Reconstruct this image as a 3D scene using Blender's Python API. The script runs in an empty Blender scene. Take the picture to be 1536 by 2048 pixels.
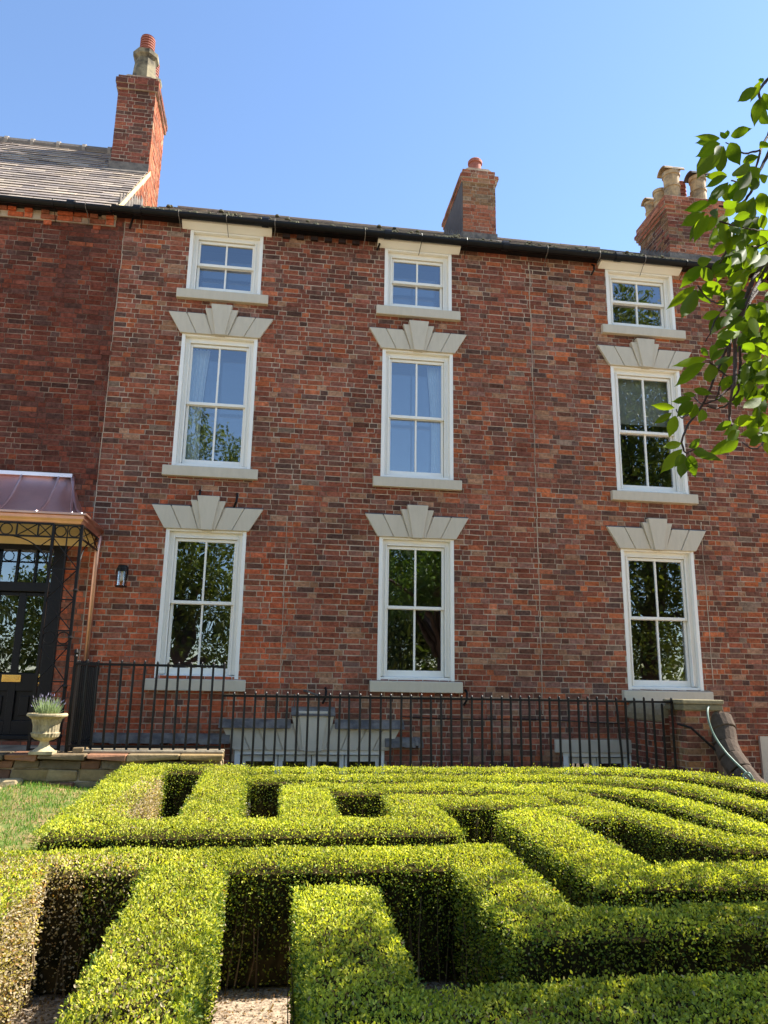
import bpy, math, random
import numpy as np
from mathutils import Vector, Matrix
random.seed(7); rng = np.random.default_rng(7)
sc = bpy.context.scene
C = sc.collection
rad = math.radians

# ------------------------------------------------------------------ camera, sky, sun, exposure
D = 10.32                       # the facade stands at y = D
CAM = np.array([0.0, 0.0, 1.6])
RV = np.array([0.98970141, -0.14229161, 0.01562765])
UV = np.array([-0.04729548, -0.22199936, 0.97389908])
FV = np.array([0.13510834, 0.96460841, 0.22644283])
FPX = 1520.4                    # focal length in pixels of a 1536 wide picture
cd = bpy.data.cameras.new('camera'); cam = bpy.data.objects.new('camera', cd); C.objects.link(cam)
cam.matrix_world = Matrix(((RV[0], UV[0], -FV[0], CAM[0]), (RV[1], UV[1], -FV[1], CAM[1]), (RV[2], UV[2], -FV[2], CAM[2]), (0, 0, 0, 1)))
cd.sensor_fit = 'HORIZONTAL'; cd.sensor_width = 36; cd.lens = FPX / 1536 * 36
cd.clip_start = 0.05; cd.clip_end = 3000
sc.camera = cam

SUN_EL, SUN_AZ = 48.0, 7.0      # elevation; degrees behind the facade line, measured from +x
w = bpy.data.worlds.new('World'); sc.world = w; w.use_nodes = True
nt = w.node_tree; bg = nt.nodes['Background']
sky = nt.nodes.new('ShaderNodeTexSky'); sky.sky_type = 'NISHITA'; sky.sun_disc = False
sky.sun_elevation = rad(SUN_EL); sky.sun_rotation = rad(90 - SUN_AZ)
sky.altitude = 50; sky.air_density = 1.0; sky.dust_density = 0.15; sky.ozone_density = 3.5
nt.links.new(sky.outputs[0], bg.inputs[0]); bg.inputs[1].default_value = 0.11
sd = bpy.data.lights.new('sun', 'SUN'); sun = bpy.data.objects.new('sun', sd); C.objects.link(sun)
sd.energy = 5.0; sd.angle = rad(0.55); sd.color = (1.0, 0.95, 0.86)
sdir = Vector((math.cos(rad(SUN_EL)) * math.cos(rad(SUN_AZ)), math.cos(rad(SUN_EL)) * math.sin(rad(SUN_AZ)), math.sin(rad(SUN_EL))))
sun.rotation_euler = (-sdir).to_track_quat('-Z', 'Y').to_euler()
sc.view_settings.view_transform = 'Standard'; sc.view_settings.look = 'None'
sc.view_settings.exposure = 1.5; sc.view_settings.gamma = 1
sc.cycles.max_bounces = 8; sc.cycles.transparent_max_bounces = 12

# ------------------------------------------------------------------ helpers
def lin(c):
    return tuple(((v / 255) / 12.92 if v <= 10 else (((v / 255) + 0.055) / 1.055) ** 2.4) for v in c)
def on_y(px, py, y):
    d = FV + RV * (px - 768) / FPX - UV * (py - 1024) / FPX
    return CAM + d * (y / d[1])
def visible_px(P):
    v = P - CAM; dz = v @ FV
    return 768 + FPX * (v @ RV) / np.maximum(dz, 1e-3), 1024 - FPX * (v @ UV) / np.maximum(dz, 1e-3), dz

class MB:
    """collects faces with material slot and colour, builds one mesh object"""
    def __init__(s): s.v = []; s.f = []; s.m = []; s.c = []
    def add(s, vs, fs, m=0, col=(1, 1, 1)):
        o = len(s.v); s.v += [tuple(p) for p in vs]
        for f in fs: s.f.append([o + i for i in f]); s.m.append(m); s.c.append(col)
    def box(s, x0, x1, y0, y1, z0, z1, m=0, col=(1, 1, 1)):
        s.hexa([(x0, y0, z0), (x1, y0, z0), (x1, y1, z0), (x0, y1, z0), (x0, y0, z1), (x1, y0, z1), (x1, y1, z1), (x0, y1, z1)], m, col)
    def hexa(s, p, m=0, col=(1, 1, 1)):
        s.add(p, [(0, 3, 2, 1), (4, 5, 6, 7), (0, 1, 5, 4), (1, 2, 6, 5), (2, 3, 7, 6), (3, 0, 4, 7)], m, col)
    def prism_y(s, poly, y0, y1, m=0, col=(1, 1, 1)):      # poly in (x, z), counter-clockwise seen from the front
        n = len(poly); vs = [(x, y0, z) for x, z in poly] + [(x, y1, z) for x, z in poly]
        s.add(vs, [tuple(range(n)), tuple(range(2 * n - 1, n - 1, -1))] + [(i, i + n, (i + 1) % n + n, (i + 1) % n) for i in range(n)], m, col)
    def prism_x(s, poly, x0, x1, m=0, col=(1, 1, 1)):      # poly in (y, z)
        n = len(poly); vs = [(x0, y, z) for y, z in poly] + [(x1, y, z) for y, z in poly]
        s.add(vs, [tuple(range(n - 1, -1, -1)), tuple(range(n, 2 * n))] + [(i, (i + 1) % n, (i + 1) % n + n, i + n) for i in range(n)], m, col)
    def tube(s, pts, r, n=8, m=0, col=(1, 1, 1), caps=True):
        pts = [Vector(p) for p in pts]; k = len(pts)
        rs = r if isinstance(r, (list, tuple)) else [r] * k
        vs = []; a = None
        for i, p in enumerate(pts):
            t = (pts[min(i + 1, k - 1)] - pts[max(i - 1, 0)]).normalized()
            if a is None: a = t.cross(Vector((0, 0, 1)) if abs(t.z) < .9 else Vector((1, 0, 0))).normalized()
            else: a = (a - t * a.dot(t)).normalized()
            b = t.cross(a)
            for j in range(n):
                q = 2 * math.pi * j / n; vs.append(p + (a * math.cos(q) + b * math.sin(q)) * rs[i])
        fs = [(i * n + j, i * n + (j + 1) % n, (i + 1) * n + (j + 1) % n, (i + 1) * n + j) for i in range(k - 1) for j in range(n)]
        if caps: fs += [tuple(range(n - 1, -1, -1)), tuple(range((k - 1) * n, k * n))]
        s.add(vs, fs, m, col)
    def lathe(s, cx, cy, prof, n=24, m=0, flute=None, col=(1, 1, 1)):
        vs = []
        for i, (r, z) in enumerate(prof):
            for j in range(n):
                q = 2 * math.pi * j / n; rr = r
                if flute and flute[0] <= i <= flute[1] and j % 2: rr = r * flute[2]
                vs.append((cx + rr * math.cos(q), cy + rr * math.sin(q), z))
        k = len(prof)
        fs = [(i * n + j, i * n + (j + 1) % n, (i + 1) * n + (j + 1) % n, (i + 1) * n + j) for i in range(k - 1) for j in range(n)]
        fs += [tuple(range(n - 1, -1, -1)), tuple(range((k - 1) * n, k * n))]
        s.add(vs, fs, m, col)
    def build(s, name, mats, parent=None, bevel=0, smooth=False):
        me = bpy.data.meshes.new(name); me.from_pydata(s.v, [], s.f)
        if not isinstance(mats, (list, tuple)): mats = [mats]
        for m in mats: me.materials.append(m)
        me.polygons.foreach_set('material_index', s.m)
        at = me.attributes.new('tint', 'FLOAT_COLOR', 'FACE')
        at.data.foreach_set('color', np.array([(*c, 1) for c in s.c], dtype=np.float32).ravel())
        if smooth: me.polygons.foreach_set('use_smooth', [True] * len(s.f))
        me.update(); o = bpy.data.objects.new(name, me); C.objects.link(o)
        if parent: o.parent = parent
        if bevel:
            b = o.modifiers.new('bevel', 'BEVEL'); b.width = bevel; b.segments = 2; b.limit_method = 'ANGLE'; b.angle_limit = rad(40)
        return o
def np_mesh(name, V, F, col, mat, parent=None, smooth=False):
    me = bpy.data.meshes.new(name); k = F.shape[1]; n = len(F)
    me.vertices.add(len(V)); me.vertices.foreach_set('co', V.astype(np.float32).ravel())
    me.loops.add(n * k); me.loops.foreach_set('vertex_index', F.astype(np.int32).ravel())
    me.polygons.add(n); me.polygons.foreach_set('loop_start', np.arange(0, n * k, k, dtype=np.int32))
    me.polygons.foreach_set('loop_total', np.full(n, k, dtype=np.int32))
    me.materials.append(mat)
    at = me.attributes.new('tint', 'FLOAT_COLOR', 'FACE')
    c4 = np.ones((n, 4), dtype=np.float32); c4[:, :3] = col; at.data.foreach_set('color', c4.ravel())
    if smooth: me.polygons.foreach_set('use_smooth', np.ones(n, dtype=bool))
    me.update(calc_edges=True); me.validate()
    o = bpy.data.objects.new(name, me); C.objects.link(o)
    if parent: o.parent = parent
    return o
def tag(o, label=None, cat=None, group=None, kind=None):
    if label: o['label'] = label
    if cat: o['category'] = cat
    if group: o['group'] = group
    if kind: o['kind'] = kind
    return o
def thing(name, label, cat, loc=(0, 0, 0), group=None):
    o = bpy.data.objects.new(name, None); o.empty_display_size = .2; C.objects.link(o)
    o.location = (0, 0, 0); return tag(o, label, cat, group)

# ------------------------------------------------------------------ materials
def mat(name, col=(.5, .5, .5), rough=.7, metal=0, attr=False, noise=0, nscale=8, bump=0, bscale=60, spec=.4, col2=None, stretch=None, mix2=None, coat=0, broad=0):
    m = bpy.data.materials.new(name); m.use_nodes = True; n = m.node_tree; L = n.links
    p = n.nodes['Principled BSDF']; p.inputs['Roughness'].default_value = rough; p.inputs['Metallic'].default_value = metal
    p.inputs['Specular IOR Level'].default_value = spec; p.inputs['Coat Weight'].default_value = coat
    tc = n.nodes.new('ShaderNodeTexCoord'); vec = tc.outputs['Object']
    if stretch:
        mp = n.nodes.new('ShaderNodeMapping'); mp.inputs['Scale'].default_value = stretch; L.new(vec, mp.inputs[0]); vec = mp.outputs[0]
    if attr:
        a = n.nodes.new('ShaderNodeAttribute'); a.attribute_name = 'tint'; base = a.outputs['Color']
    else:
        r = n.nodes.new('ShaderNodeRGB'); r.outputs[0].default_value = (*col, 1); base = r.outputs[0]
    def nz(scale, detail=6):
        t = n.nodes.new('ShaderNodeTexNoise'); t.inputs['Scale'].default_value = scale; t.inputs['Detail'].default_value = detail
        t.inputs['Roughness'].default_value = .65; L.new(vec, t.inputs['Vector']); return t.outputs['Fac']
    if col2 is not None:
        rp = n.nodes.new('ShaderNodeValToRGB'); e = rp.color_ramp.elements; e[0].position, e[1].position = mix2 or (.42, .62)
        L.new(nz(nscale * .45), rp.inputs[0])
        mx = n.nodes.new('ShaderNodeMix'); mx.data_type = 'RGBA'; L.new(rp.outputs[0], mx.inputs[0]); L.new(base, mx.inputs[6]); mx.inputs[7].default_value = (*col2, 1); base = mx.outputs[2]
    if noise:
        mr = n.nodes.new('ShaderNodeMapRange'); mr.inputs['From Min'].default_value = .25; mr.inputs['From Max'].default_value = .75
        mr.inputs['To Min'].default_value = 1 - noise; mr.inputs['To Max'].default_value = 1 + noise; L.new(nz(nscale), mr.inputs[0])
        vm = n.nodes.new('ShaderNodeVectorMath'); vm.operation = 'SCALE'; L.new(base, vm.inputs[0]); L.new(mr.outputs[0], vm.inputs['Scale']); base = vm.outputs[0]
    if broad:
        mr = n.nodes.new('ShaderNodeMapRange'); mr.inputs['From Min'].default_value = .3; mr.inputs['From Max'].default_value = .7
        mr.inputs['To Min'].default_value = 1 - broad; mr.inputs['To Max'].default_value = 1 + broad; L.new(nz(.9, 8), mr.inputs[0])
        vm = n.nodes.new('ShaderNodeVectorMath'); vm.operation = 'SCALE'; L.new(base, vm.inputs[0]); L.new(mr.outputs[0], vm.inputs['Scale']); base = vm.outputs[0]
    L.new(base, p.inputs['Base Color'])
    if bump:
        b = n.nodes.new('ShaderNodeBump'); b.inputs['Strength'].default_value = bump; b.inputs['Distance'].default_value = .01
        L.new(nz(bscale), b.inputs['Height']); L.new(b.outputs[0], p.inputs['Normal'])
    return m
def leaf_mat(name, trans=.45, rough=.45, spec=.35, boost=1.6, yellow=(1.15, 1.2, .35)):
    m = bpy.data.materials.new(name); m.use_nodes = True; n = m.node_tree; L = n.links
    p = n.nodes['Principled BSDF']; p.inputs['Roughness'].default_value = rough; p.inputs['Specular IOR Level'].default_value = spec
    a = n.nodes.new('ShaderNodeAttribute'); a.attribute_name = 'tint'; L.new(a.outputs['Color'], p.inputs['Base Color'])
    t = n.nodes.new('ShaderNodeBsdfTranslucent'); vm = n.nodes.new('ShaderNodeVectorMath'); vm.operation = 'MULTIPLY'
    vm.inputs[1].default_value = tuple(boost * y for y in yellow); L.new(a.outputs['Color'], vm.inputs[0]); L.new(vm.outputs[0], t.inputs[0])
    mx = n.nodes.new('ShaderNodeMixShader'); mx.inputs[0].default_value = trans
    L.new(p.outputs[0], mx.inputs[1]); L.new(t.outputs[0], mx.inputs[2]); L.new(mx.outputs[0], n.nodes['Material Output'].inputs[0])
    return m
def glass_mat(name, base=.10, tint=(.82, .86, .84)):
    m = bpy.data.materials.new(name); m.use_nodes = True; n = m.node_tree; L = n.links
    n.nodes.remove(n.nodes['Principled BSDF'])
    g = n.nodes.new('ShaderNodeBsdfGlossy'); g.inputs['Roughness'].default_value = 0.0; g.inputs['Color'].default_value = (.96, .98, 1, 1)
    tr = n.nodes.new('ShaderNodeBsdfTransparent'); tr.inputs[0].default_value = (*tint, 1)
    tc = n.nodes.new('ShaderNodeTexCoord'); t = n.nodes.new('ShaderNodeTexNoise'); t.inputs['Scale'].default_value = 2.2; t.inputs['Detail'].default_value = 1
    L.new(tc.outputs['Object'], t.inputs['Vector']); b = n.nodes.new('ShaderNodeBump'); b.inputs['Strength'].default_value = .045; b.inputs['Distance'].default_value = .05
    L.new(t.outputs['Fac'], b.inputs['Height']); L.new(b.outputs[0], g.inputs['Normal'])
    f = n.nodes.new('ShaderNodeFresnel'); f.inputs[0].default_value = 1.5
    ad = n.nodes.new('ShaderNodeMath'); ad.operation = 'MULTIPLY_ADD'; ad.inputs[1].default_value = 1.6; ad.inputs[2].default_value = base; ad.use_clamp = True
    L.new(f.outputs[0], ad.inputs[0])
    mx = n.nodes.new('ShaderNodeMixShader'); L.new(ad.outputs[0], mx.inputs[0]); L.new(tr.outputs[0], mx.inputs[1]); L.new(g.outputs[0], mx.inputs[2])
    L.new(mx.outputs[0], n.nodes['Material Output'].inputs[0])
    return m

M = {}
M['brick'] = mat('brick', attr=True, rough=.95, noise=.55, nscale=24, broad=.24, bump=.5, bscale=90, spec=.08, col2=lin((126, 98, 80)), mix2=(.62, .9))
M['mortar'] = mat('lime_mortar', lin((186, 166, 142)), .95, col2=lin((124, 98, 80)), nscale=3.4, noise=.3, bump=.4, bscale=120, spec=.05, mix2=(.46, .70))
M['mortar_dark'] = mat('sooty_mortar', lin((150, 126, 106)), .95, col2=lin((84, 60, 50)), nscale=3.4, noise=.3, bump=.4, bscale=120, spec=.05, mix2=(.38, .60))
M['white'] = mat('white_gloss_paint', (.88, .83, .725), .32, noise=.025, nscale=4)
M['grey'] = mat('stone_grey_paint', lin((200, 187, 163)), .6, noise=.05, nscale=9, col2=lin((190, 177, 152)), mix2=(.45, .85), stretch=(2.5, 2.5, .7), bump=.12, bscale=50)
M['cream'] = mat('cream_paint', lin((216, 190, 140)), .6, noise=.05)
M['glass'] = glass_mat('window_glass', .19)
M['glass2'] = glass_mat('inner_window_glass', .06)
M['room'] = mat('room_plaster', (.16, .15, .14), .9)
M['curtain'] = mat('sheer_curtain', (.80, .84, .84), .9, noise=.1, nscale=20)
M['blind'] = mat('roller_blind', (.62, .60, .54), .9, noise=.05)
M['slate'] = mat('roof_slate', attr=True, rough=.85, noise=.25, nscale=18, bump=.35, bscale=40, spec=.12)
M['lead'] = mat('lead_flashing', lin((124, 114, 102)), .65, 0, spec=.2, noise=.25, nscale=14, bump=.4, bscale=22, col2=lin((88, 82, 76)))
M['black'] = mat('black_gutter', (.008, .008, .009), .4, noise=.2, spec=.2)
M['iron'] = mat('black_iron', (.010, .008, .007), .42, spec=.22, noise=.3, nscale=30, bump=.15, bscale=80)
M['door'] = mat('door_paint_and_arch_shade', (.012, .010, .010), .34, noise=.08, spec=.2)
M['brass'] = mat('brass', (.78, .46, .12), .25, 1, noise=.12)
M['copper'] = mat('copper_sheet', (.96, .74, .67), .34, 1, noise=.10, nscale=3, bump=.12, bscale=7, col2=(.90, .68, .64))
M['copper2'] = mat('bright_copper', (.68, .39, .27), .42, 1, noise=.12, nscale=5, bump=.1, bscale=9, col2=(.62, .34, .24))
M['stone'] = mat('sandstone', attr=True, rough=.92, noise=.3, nscale=14, bump=.8, bscale=26, spec=.15)
M['paving'] = mat('stone_paving', lin((168, 150, 122)), .9, noise=.28, nscale=7, bump=.5, bscale=30, col2=lin((120, 104, 84)))
M['urn'] = mat('weathered_urn_stone', lin((186, 168, 130)), .85, noise=.22, nscale=13, bump=.45, bscale=45, col2=lin((134, 122, 96)))
M['terracotta'] = mat('terracotta', lin((152, 90, 72)), .8, noise=.25, nscale=15, bump=.2)
M['creampot'] = mat('cream_clay', lin((186, 154, 110)), .8, noise=.25, nscale=12, col2=lin((128, 108, 82)), bump=.25)
M['sootstone'] = mat('sooty_stone', lin((136, 124, 96)), .9, noise=.3, nscale=10, col2=lin((74, 66, 52)), bump=.4)
M['render'] = mat('grey_render', lin((92, 84, 78)), .92, noise=.2, nscale=6, bump=.3)
M['gravel'] = mat('gravel', lin((176, 156, 132)), .95, noise=.5, nscale=70, bump=1, bscale=75, col2=lin((108, 90, 72)))
M['soil'] = mat('lawn_soil', lin((156, 128, 90)), .95, noise=.3, nscale=9, col2=lin((92, 108, 46)), bump=.6, bscale=40, mix2=(.36, .56))
M['floor'] = mat('area_concrete', lin((120, 112, 104)), .9, noise=.2)
M['bark'] = mat('cherry_bark', lin((70, 52, 46)), .75, noise=.4, nscale=22, bump=.8, bscale=35, stretch=(1, 1, 3))
M['boxleaf'] = leaf_mat('box_leaf', .34, .5, .2, 1.5)
M['treeleaf'] = leaf_mat('tree_leaf', .3, .5, .25, 1.3)
M['cherryleaf'] = leaf_mat('cherry_leaf', .54, .55, .07, 2.9, (1.15, 1.1, .14))
M['grass'] = leaf_mat('grass_blade', .3, .6, .2, 1.3)
M['twig'] = mat('box_twigs', attr=True, rough=.9, noise=.4, nscale=40, stretch=(1, 1, .15))
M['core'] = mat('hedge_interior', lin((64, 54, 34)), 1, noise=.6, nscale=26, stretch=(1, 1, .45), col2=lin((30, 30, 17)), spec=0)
M['hose'] = mat('green_hose', lin((118, 138, 122)), .45)
M['bulb'] = mat('lamp_bulb', (.8, .75, .65), .3)
M['lampglass'] = glass_mat('lantern_glass', .05, (.95, .95, .95))
M['lavender'] = leaf_mat('lavender_leaf', .25, .7, .2, 1.2, (1, 1, .8))

# ------------------------------------------------------------------ brickwork
PAL_MAIN = [((116, 60, 45), 28), ((134, 68, 47), 20), ((102, 57, 47), 18), ((80, 54, 46), 13), ((158, 80, 48), 9), ((142, 108, 82), 7), ((112, 78, 68), 10), ((62, 49, 46), 6), ((108, 98, 86), .5)]
PAL_RIGHT = [((116, 64, 48), 22), ((148, 78, 50), 13), ((168, 84, 46), 7), ((98, 58, 48), 18), ((80, 56, 48), 17), ((140, 108, 84), 7), ((108, 76, 68), 11), ((58, 48, 46), 8), ((110, 100, 88), .7)]
PAL_CLEAN = [((184, 84, 50), 30), ((170, 78, 48), 26), ((138, 76, 56), 18), ((118, 66, 48), 14), ((170, 92, 60), 6), ((108, 66, 50), 6)]
PAL_DARK = [((84, 36, 27), 28), ((70, 33, 27), 26), ((56, 31, 28), 20), ((100, 44, 30), 12), ((42, 29, 28), 14), ((130, 62, 38), 3)]
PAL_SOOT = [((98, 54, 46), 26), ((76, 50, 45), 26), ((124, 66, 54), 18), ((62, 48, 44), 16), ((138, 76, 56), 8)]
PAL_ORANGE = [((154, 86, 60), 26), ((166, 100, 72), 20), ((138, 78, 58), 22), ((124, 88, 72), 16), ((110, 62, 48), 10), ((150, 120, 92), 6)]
PAL_OLD = [((118, 84, 58), 24), ((132, 98, 64), 18), ((108, 90, 62), 24), ((92, 74, 54), 20), ((118, 106, 80), 8)]
def mute(c):
    m_ = (118, 75, 59); return tuple((x * .62 + y * .38) * k + 3 for x, y, k in zip(c, m_, (1.13, 1.14, 1.11)))
def pick(pal):
    c = random.choices([p[0] for p in pal], [p[1] for p in pal])[0]
    k = random.gauss(1, .08); q_ = random.gauss(0, 4)
    return tuple(min(1, max(0.003, v * k)) for v in lin(tuple(max(4, min(250, x + q_)) for x in mute(c))))
def bricks(mb, org, U, V, N, w, h, pal, holes=(), gauge=.075, m=0, stretcher=.218, header=.105, proud=.0035, rough=.0022, keep=None, bond='flemish'):
    """brick faces on the plane org + u*U + v*V, standing proud along N; holes are (u0, u1, v0, v1)"""
    org, U, V, N = map(Vector, (org, U, V, N)); j = .0105
    rows = int(round(h / gauge)); g = h / rows
    for r in range(rows):
        v0 = r * g + j / 2; v1 = (r + 1) * g - j / 2; vc = (v0 + v1) / 2
        u = -(.17 if r % 2 else .0) - random.random() * .03; k = r % 2
        cuts = sorted([(a, b) for a, b, c, d in holes if c < vc < d])
        while u < w:
            if bond == 'flemish': bw = (stretcher if k % 2 == 0 else header) + random.gauss(0, .004)
            else: bw = stretcher if r % 3 else header
            k += 1
            a, b = max(u, 0), min(u + bw, w); u += bw + j
            segs = [(a, b)]
            for c0, c1 in cuts:
                ns = []
                for s0, s1 in segs:
                    if c1 <= s0 or c0 >= s1: ns.append((s0, s1))
                    else:
                        if c0 - s0 > .03: ns.append((s0, c0))
                        if s1 - c1 > .03: ns.append((c1, s1))
                segs = ns
            for s0, s1 in segs:
                if s1 - s0 < .025: continue
                if keep and not keep((s0 + s1) / 2, vc): continue
                pr = max(.0014, proud + random.gauss(0, rough)); e = [random.gauss(0, .0016) for _ in range(8)]
                dv = random.gauss(0, .0015)
                P = [(s0 + e[0], v0 + e[1] + dv), (s1 + e[2], v0 + e[3] + dv), (s1 + e[4], v1 + e[5] + dv), (s0 + e[6], v1 + e[7] + dv)]
                vs = [org + U * a_ + V * b_ + N * pr for a_, b_ in P] + [org + U * a_ + V * b_ - N * .004 for a_, b_ in P]
                p_ = pal(s0, vc) if callable(pal) else pal
                mb.add(vs, [(0, 1, 2, 3), (0, 4, 5, 1), (1, 5, 6, 2), (2, 6, 7, 3), (3, 7, 4, 0)], m, pick(p_))
def sheet(mb, org, U, V, w, h, holes=(), m=1):
    """flat mortar sheet with rectangular holes"""
    org, U, V = map(Vector, (org, U, V))
    us = sorted({0, w, *[x for q in holes for x in q[:2] if 0 < x < w]}); vs_ = sorted({0, h, *[x for q in holes for x in q[2:] if 0 < x < h]})
    for a, b in zip(us, us[1:]):
        for c, d in zip(vs_, vs_[1:]):
            if any(q[0] < (a + b) / 2 < q[1] and q[2] < (c + d) / 2 < q[3] for q in holes): continue
            mb.add([org + U * a + V * c, org + U * b + V * c, org + U * b + V * d, org + U * a + V * d], [(0, 1, 2, 3)], m)
def brick_block(mb, x0, x1, y0, y1, z0, z1, pal, faces='fblr', top=True, mats=(0, 1), **k):
    """box of brickwork: mortar core with bricks on the asked faces"""
    mb.box(x0, x1, y0, y1, z0, z1, mats[1])
    h = z1 - z0
    if 'f' in faces: bricks(mb, (x0, y0, z0), (1, 0, 0), (0, 0, 1), (0, -1, 0), x1 - x0, h, pal, m=mats[0], **k)
    if 'b' in faces: bricks(mb, (x1, y1, z0), (-1, 0, 0), (0, 0, 1), (0, 1, 0), x1 - x0, h, pal, m=mats[0], **k)
    if 'l' in faces: bricks(mb, (x0, y1, z0), (0, -1, 0), (0, 0, 1), (-1, 0, 0), y1 - y0, h, pal, m=mats[0], **k)
    if 'r' in faces: bricks(mb, (x1, y0, z0), (0, 1, 0), (0, 0, 1), (1, 0, 0), y1 - y0, h, pal, m=mats[0], **k)

# ------------------------------------------------------------------ windows
def make_window(house, x0, x1, z0, z1, split=.5, label=None, room=None, curtain=None, blind=None, hood=False, sill=(.075, .15), secondary=False):
    """double-hung box sash window; x0..x1, z0..z1 is the outside of its white frame; the frame mesh is the part"""
    f = MB(); e = .05
    # outer staff bead and plaster reveal, just proud of the brick face
    f.box(x0, x0 + e, D - .008, D + .20, z0, z1); f.box(x1 - e, x1, D - .008, D + .20, z0, z1)
    f.box(x0 + e, x1 - e, D - .004, D + .20, z1 - .028, z1)
    a0, a1, b0, b1 = x0 + e, x1 - e, z0, z1 - .028
    bw = .062                                    # box lining face, set back
    f.box(a0, a0 + bw, D + .062, D + .20, b0 + .055, b1); f.box(a1 - bw, a1, D + .062, D + .20, b0 + .055, b1)
    f.box(a0 + bw, a1 - bw, D + .065, D + .20, b1 - .075, b1)
    f.box(a0 + bw - .012, a0 + bw + .008, D + .048, D + .066, b0 + .056, b1 - .06); f.box(a1 - bw - .008, a1 - bw + .012, D + .048, D + .066, b0 + .056, b1 - .06)
    f.box(a0 + bw + .009, a1 - bw - .009, D + .050, D + .067, b1 - .08, b1 - .06)
    f.hexa([(a0, D + .012, b0), (a1, D + .012, b0), (a1, D + .2, b0 + .02), (a0, D + .2, b0 + .02), (a0, D + .012, b0 + .04), (a1, D + .012, b0 + .04), (a1, D + .2, b0 + .06), (a0, D + .2, b0 + .06)])
    win = f.build('window', M['white'], house, bevel=.004)
    if label: win['label'] = label
    i0, i1, j0, j1 = a0 + bw + .006, a1 - bw - .006, b0 + .052, b1 - .082
    zm = j0 + (j1 - j0) * split
    st = .036; gb = .013; xm = (i0 + i1) / 2
    for nm, ya, lo, hi, rb, rt in (('upper_sash', D + .085, zm - .018, j1, .042, .042), ('lower_sash', D + .128, j0, zm + .02, .085, .040)):
        s = MB(); yb = ya + .04
        s.box(i0, i0 + st, ya, yb, lo, hi); s.box(i1 - st, i1, ya, yb, lo, hi)
        s.box(i0 + st, i1 - st, ya + .001, yb - .001, lo, lo + rb); s.box(i0 + st, i1 - st, ya + .001, yb - .001, hi - rt, hi)
        s.box(xm - gb, xm + gb, ya + .004, yb - .004, lo + rb, hi - rt)
        s.build(nm, M['white'], win, bevel=.004)
        g = MB(); yg = ya + .024
        tilt = random.gauss(0, .0022), random.gauss(0, .0022)
        for q0, q1 in ((i0 + st, xm - gb), (xm + gb, i1 - st)):
            dx = random.gauss(0, .0018); dz = random.gauss(0, .0018)
            g.add([(q0, yg - dx - dz, lo + rb), (q1, yg + dx - dz, lo + rb), (q1, yg + dx + dz, hi - rt), (q0, yg - dx + dz, hi - rt)], [(0, 1, 2, 3)])
        g.build('pane', M['glass'], win)
    if secondary:
        g = MB(); g.add([(i0 + .03, D + .33, j0), (i1 - .03, D + .33, j0), (i1 - .03, D + .33, j1 - .02), (i0 + .03, D + .33, j1 - .02)], [(0, 1, 2, 3)]); g.build('inner_pane', M['glass2'], win)
    # room lining behind
    r = MB(); rx0, rx1, rz0, rz1, ry = x0 - .7, x1 + .7, z0 - .5, z1 + .35, D + 3.2
    yb = D + .205
    r.add([(rx0, ry, rz0), (rx1, ry, rz0), (rx1, ry, rz1), (rx0, ry, rz1), (rx0, yb, rz0), (rx1, yb, rz0), (rx1, yb, rz1), (rx0, yb, rz1)], [(0, 1, 2, 3), (4, 0, 3, 7), (1, 5, 6, 2), (3, 2, 6, 7), (4, 5, 1, 0)])
    for q in ((rx0, x0 + .03, rz0, rz1), (x1 - .03, rx1, rz0, rz1), (x0 + .03, x1 - .03, rz0, z0 + .03), (x0 + .03, x1 - .03, z1 - .03, rz1)):
        r.add([(q[0], yb, q[2]), (q[1], yb, q[2]), (q[1], yb, q[3]), (q[0], yb, q[3])], [(0, 1, 2, 3)])
    r.build('room_lining', M['room'], win)
    if curtain:
        cx0, cx1, flare = curtain; cz1, cz0 = j1, j0 - .1
        c = MB(); n = 26; rows = 10; vs = []
        for i in range(rows + 1):
            t = i / rows; z = cz1 + (cz0 - cz1) * t; k = 1 - flare * math.sin(min(1, t * 1.5) * math.pi / 2) + .1 * t
            for jx in range(n + 1):
                q = jx / n; xx = cx0 + (cx1 - cx0) * q * k if flare > 0 and cx0 < cx1 else cx0 + (cx1 - cx0) * q * k
                vs.append((xx, D + .27 + .018 * math.sin(q * 40 + t), z))
        c.add(vs, [(i * (n + 1) + jx, i * (n + 1) + jx + 1, (i + 1) * (n + 1) + jx + 1, (i + 1) * (n + 1) + jx) for i in range(rows) for jx in range(n)])
        c.build('curtain', M['curtain'], win, smooth=True)
    if blind:
        b = MB(); b.box(i0 - .02, i1 + .02, D + .24, D + .246, blind, j1 + .03); b.box(i0 - .02, i1 + .02, D + .232, D + .254, blind - .02, blind - .001); b.build('blind', M['blind'], win)
    if sill:
        s = MB(); ov, hh = sill
        s.hexa([(x0 - ov, D - .075, z0 - hh), (x1 + ov, D - .075, z0 - hh), (x1 + ov, D + .05, z0 - hh), (x0 - ov, D + .05, z0 - hh), (x0 - ov, D - .075, z0 - .012), (x1 + ov, D - .075, z0 - .012), (x1 + ov, D + .05, z0 - .001), (x0 - ov, D + .05, z0 - .001)])
        s.build('sill', M['grey'], win, bevel=.008)
    if hood:
        h = MB(); h.prism_x([(D - .125, z1 + .06), (D - .01, z1 + .004), (D + .1, z1 + .004), (D + .1, z1 + .09), (D - .125, z1 + .10)], x0 - .12, x1 + .12); h.build('hood', M['white'], win, bevel=.005)
    return win
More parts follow.
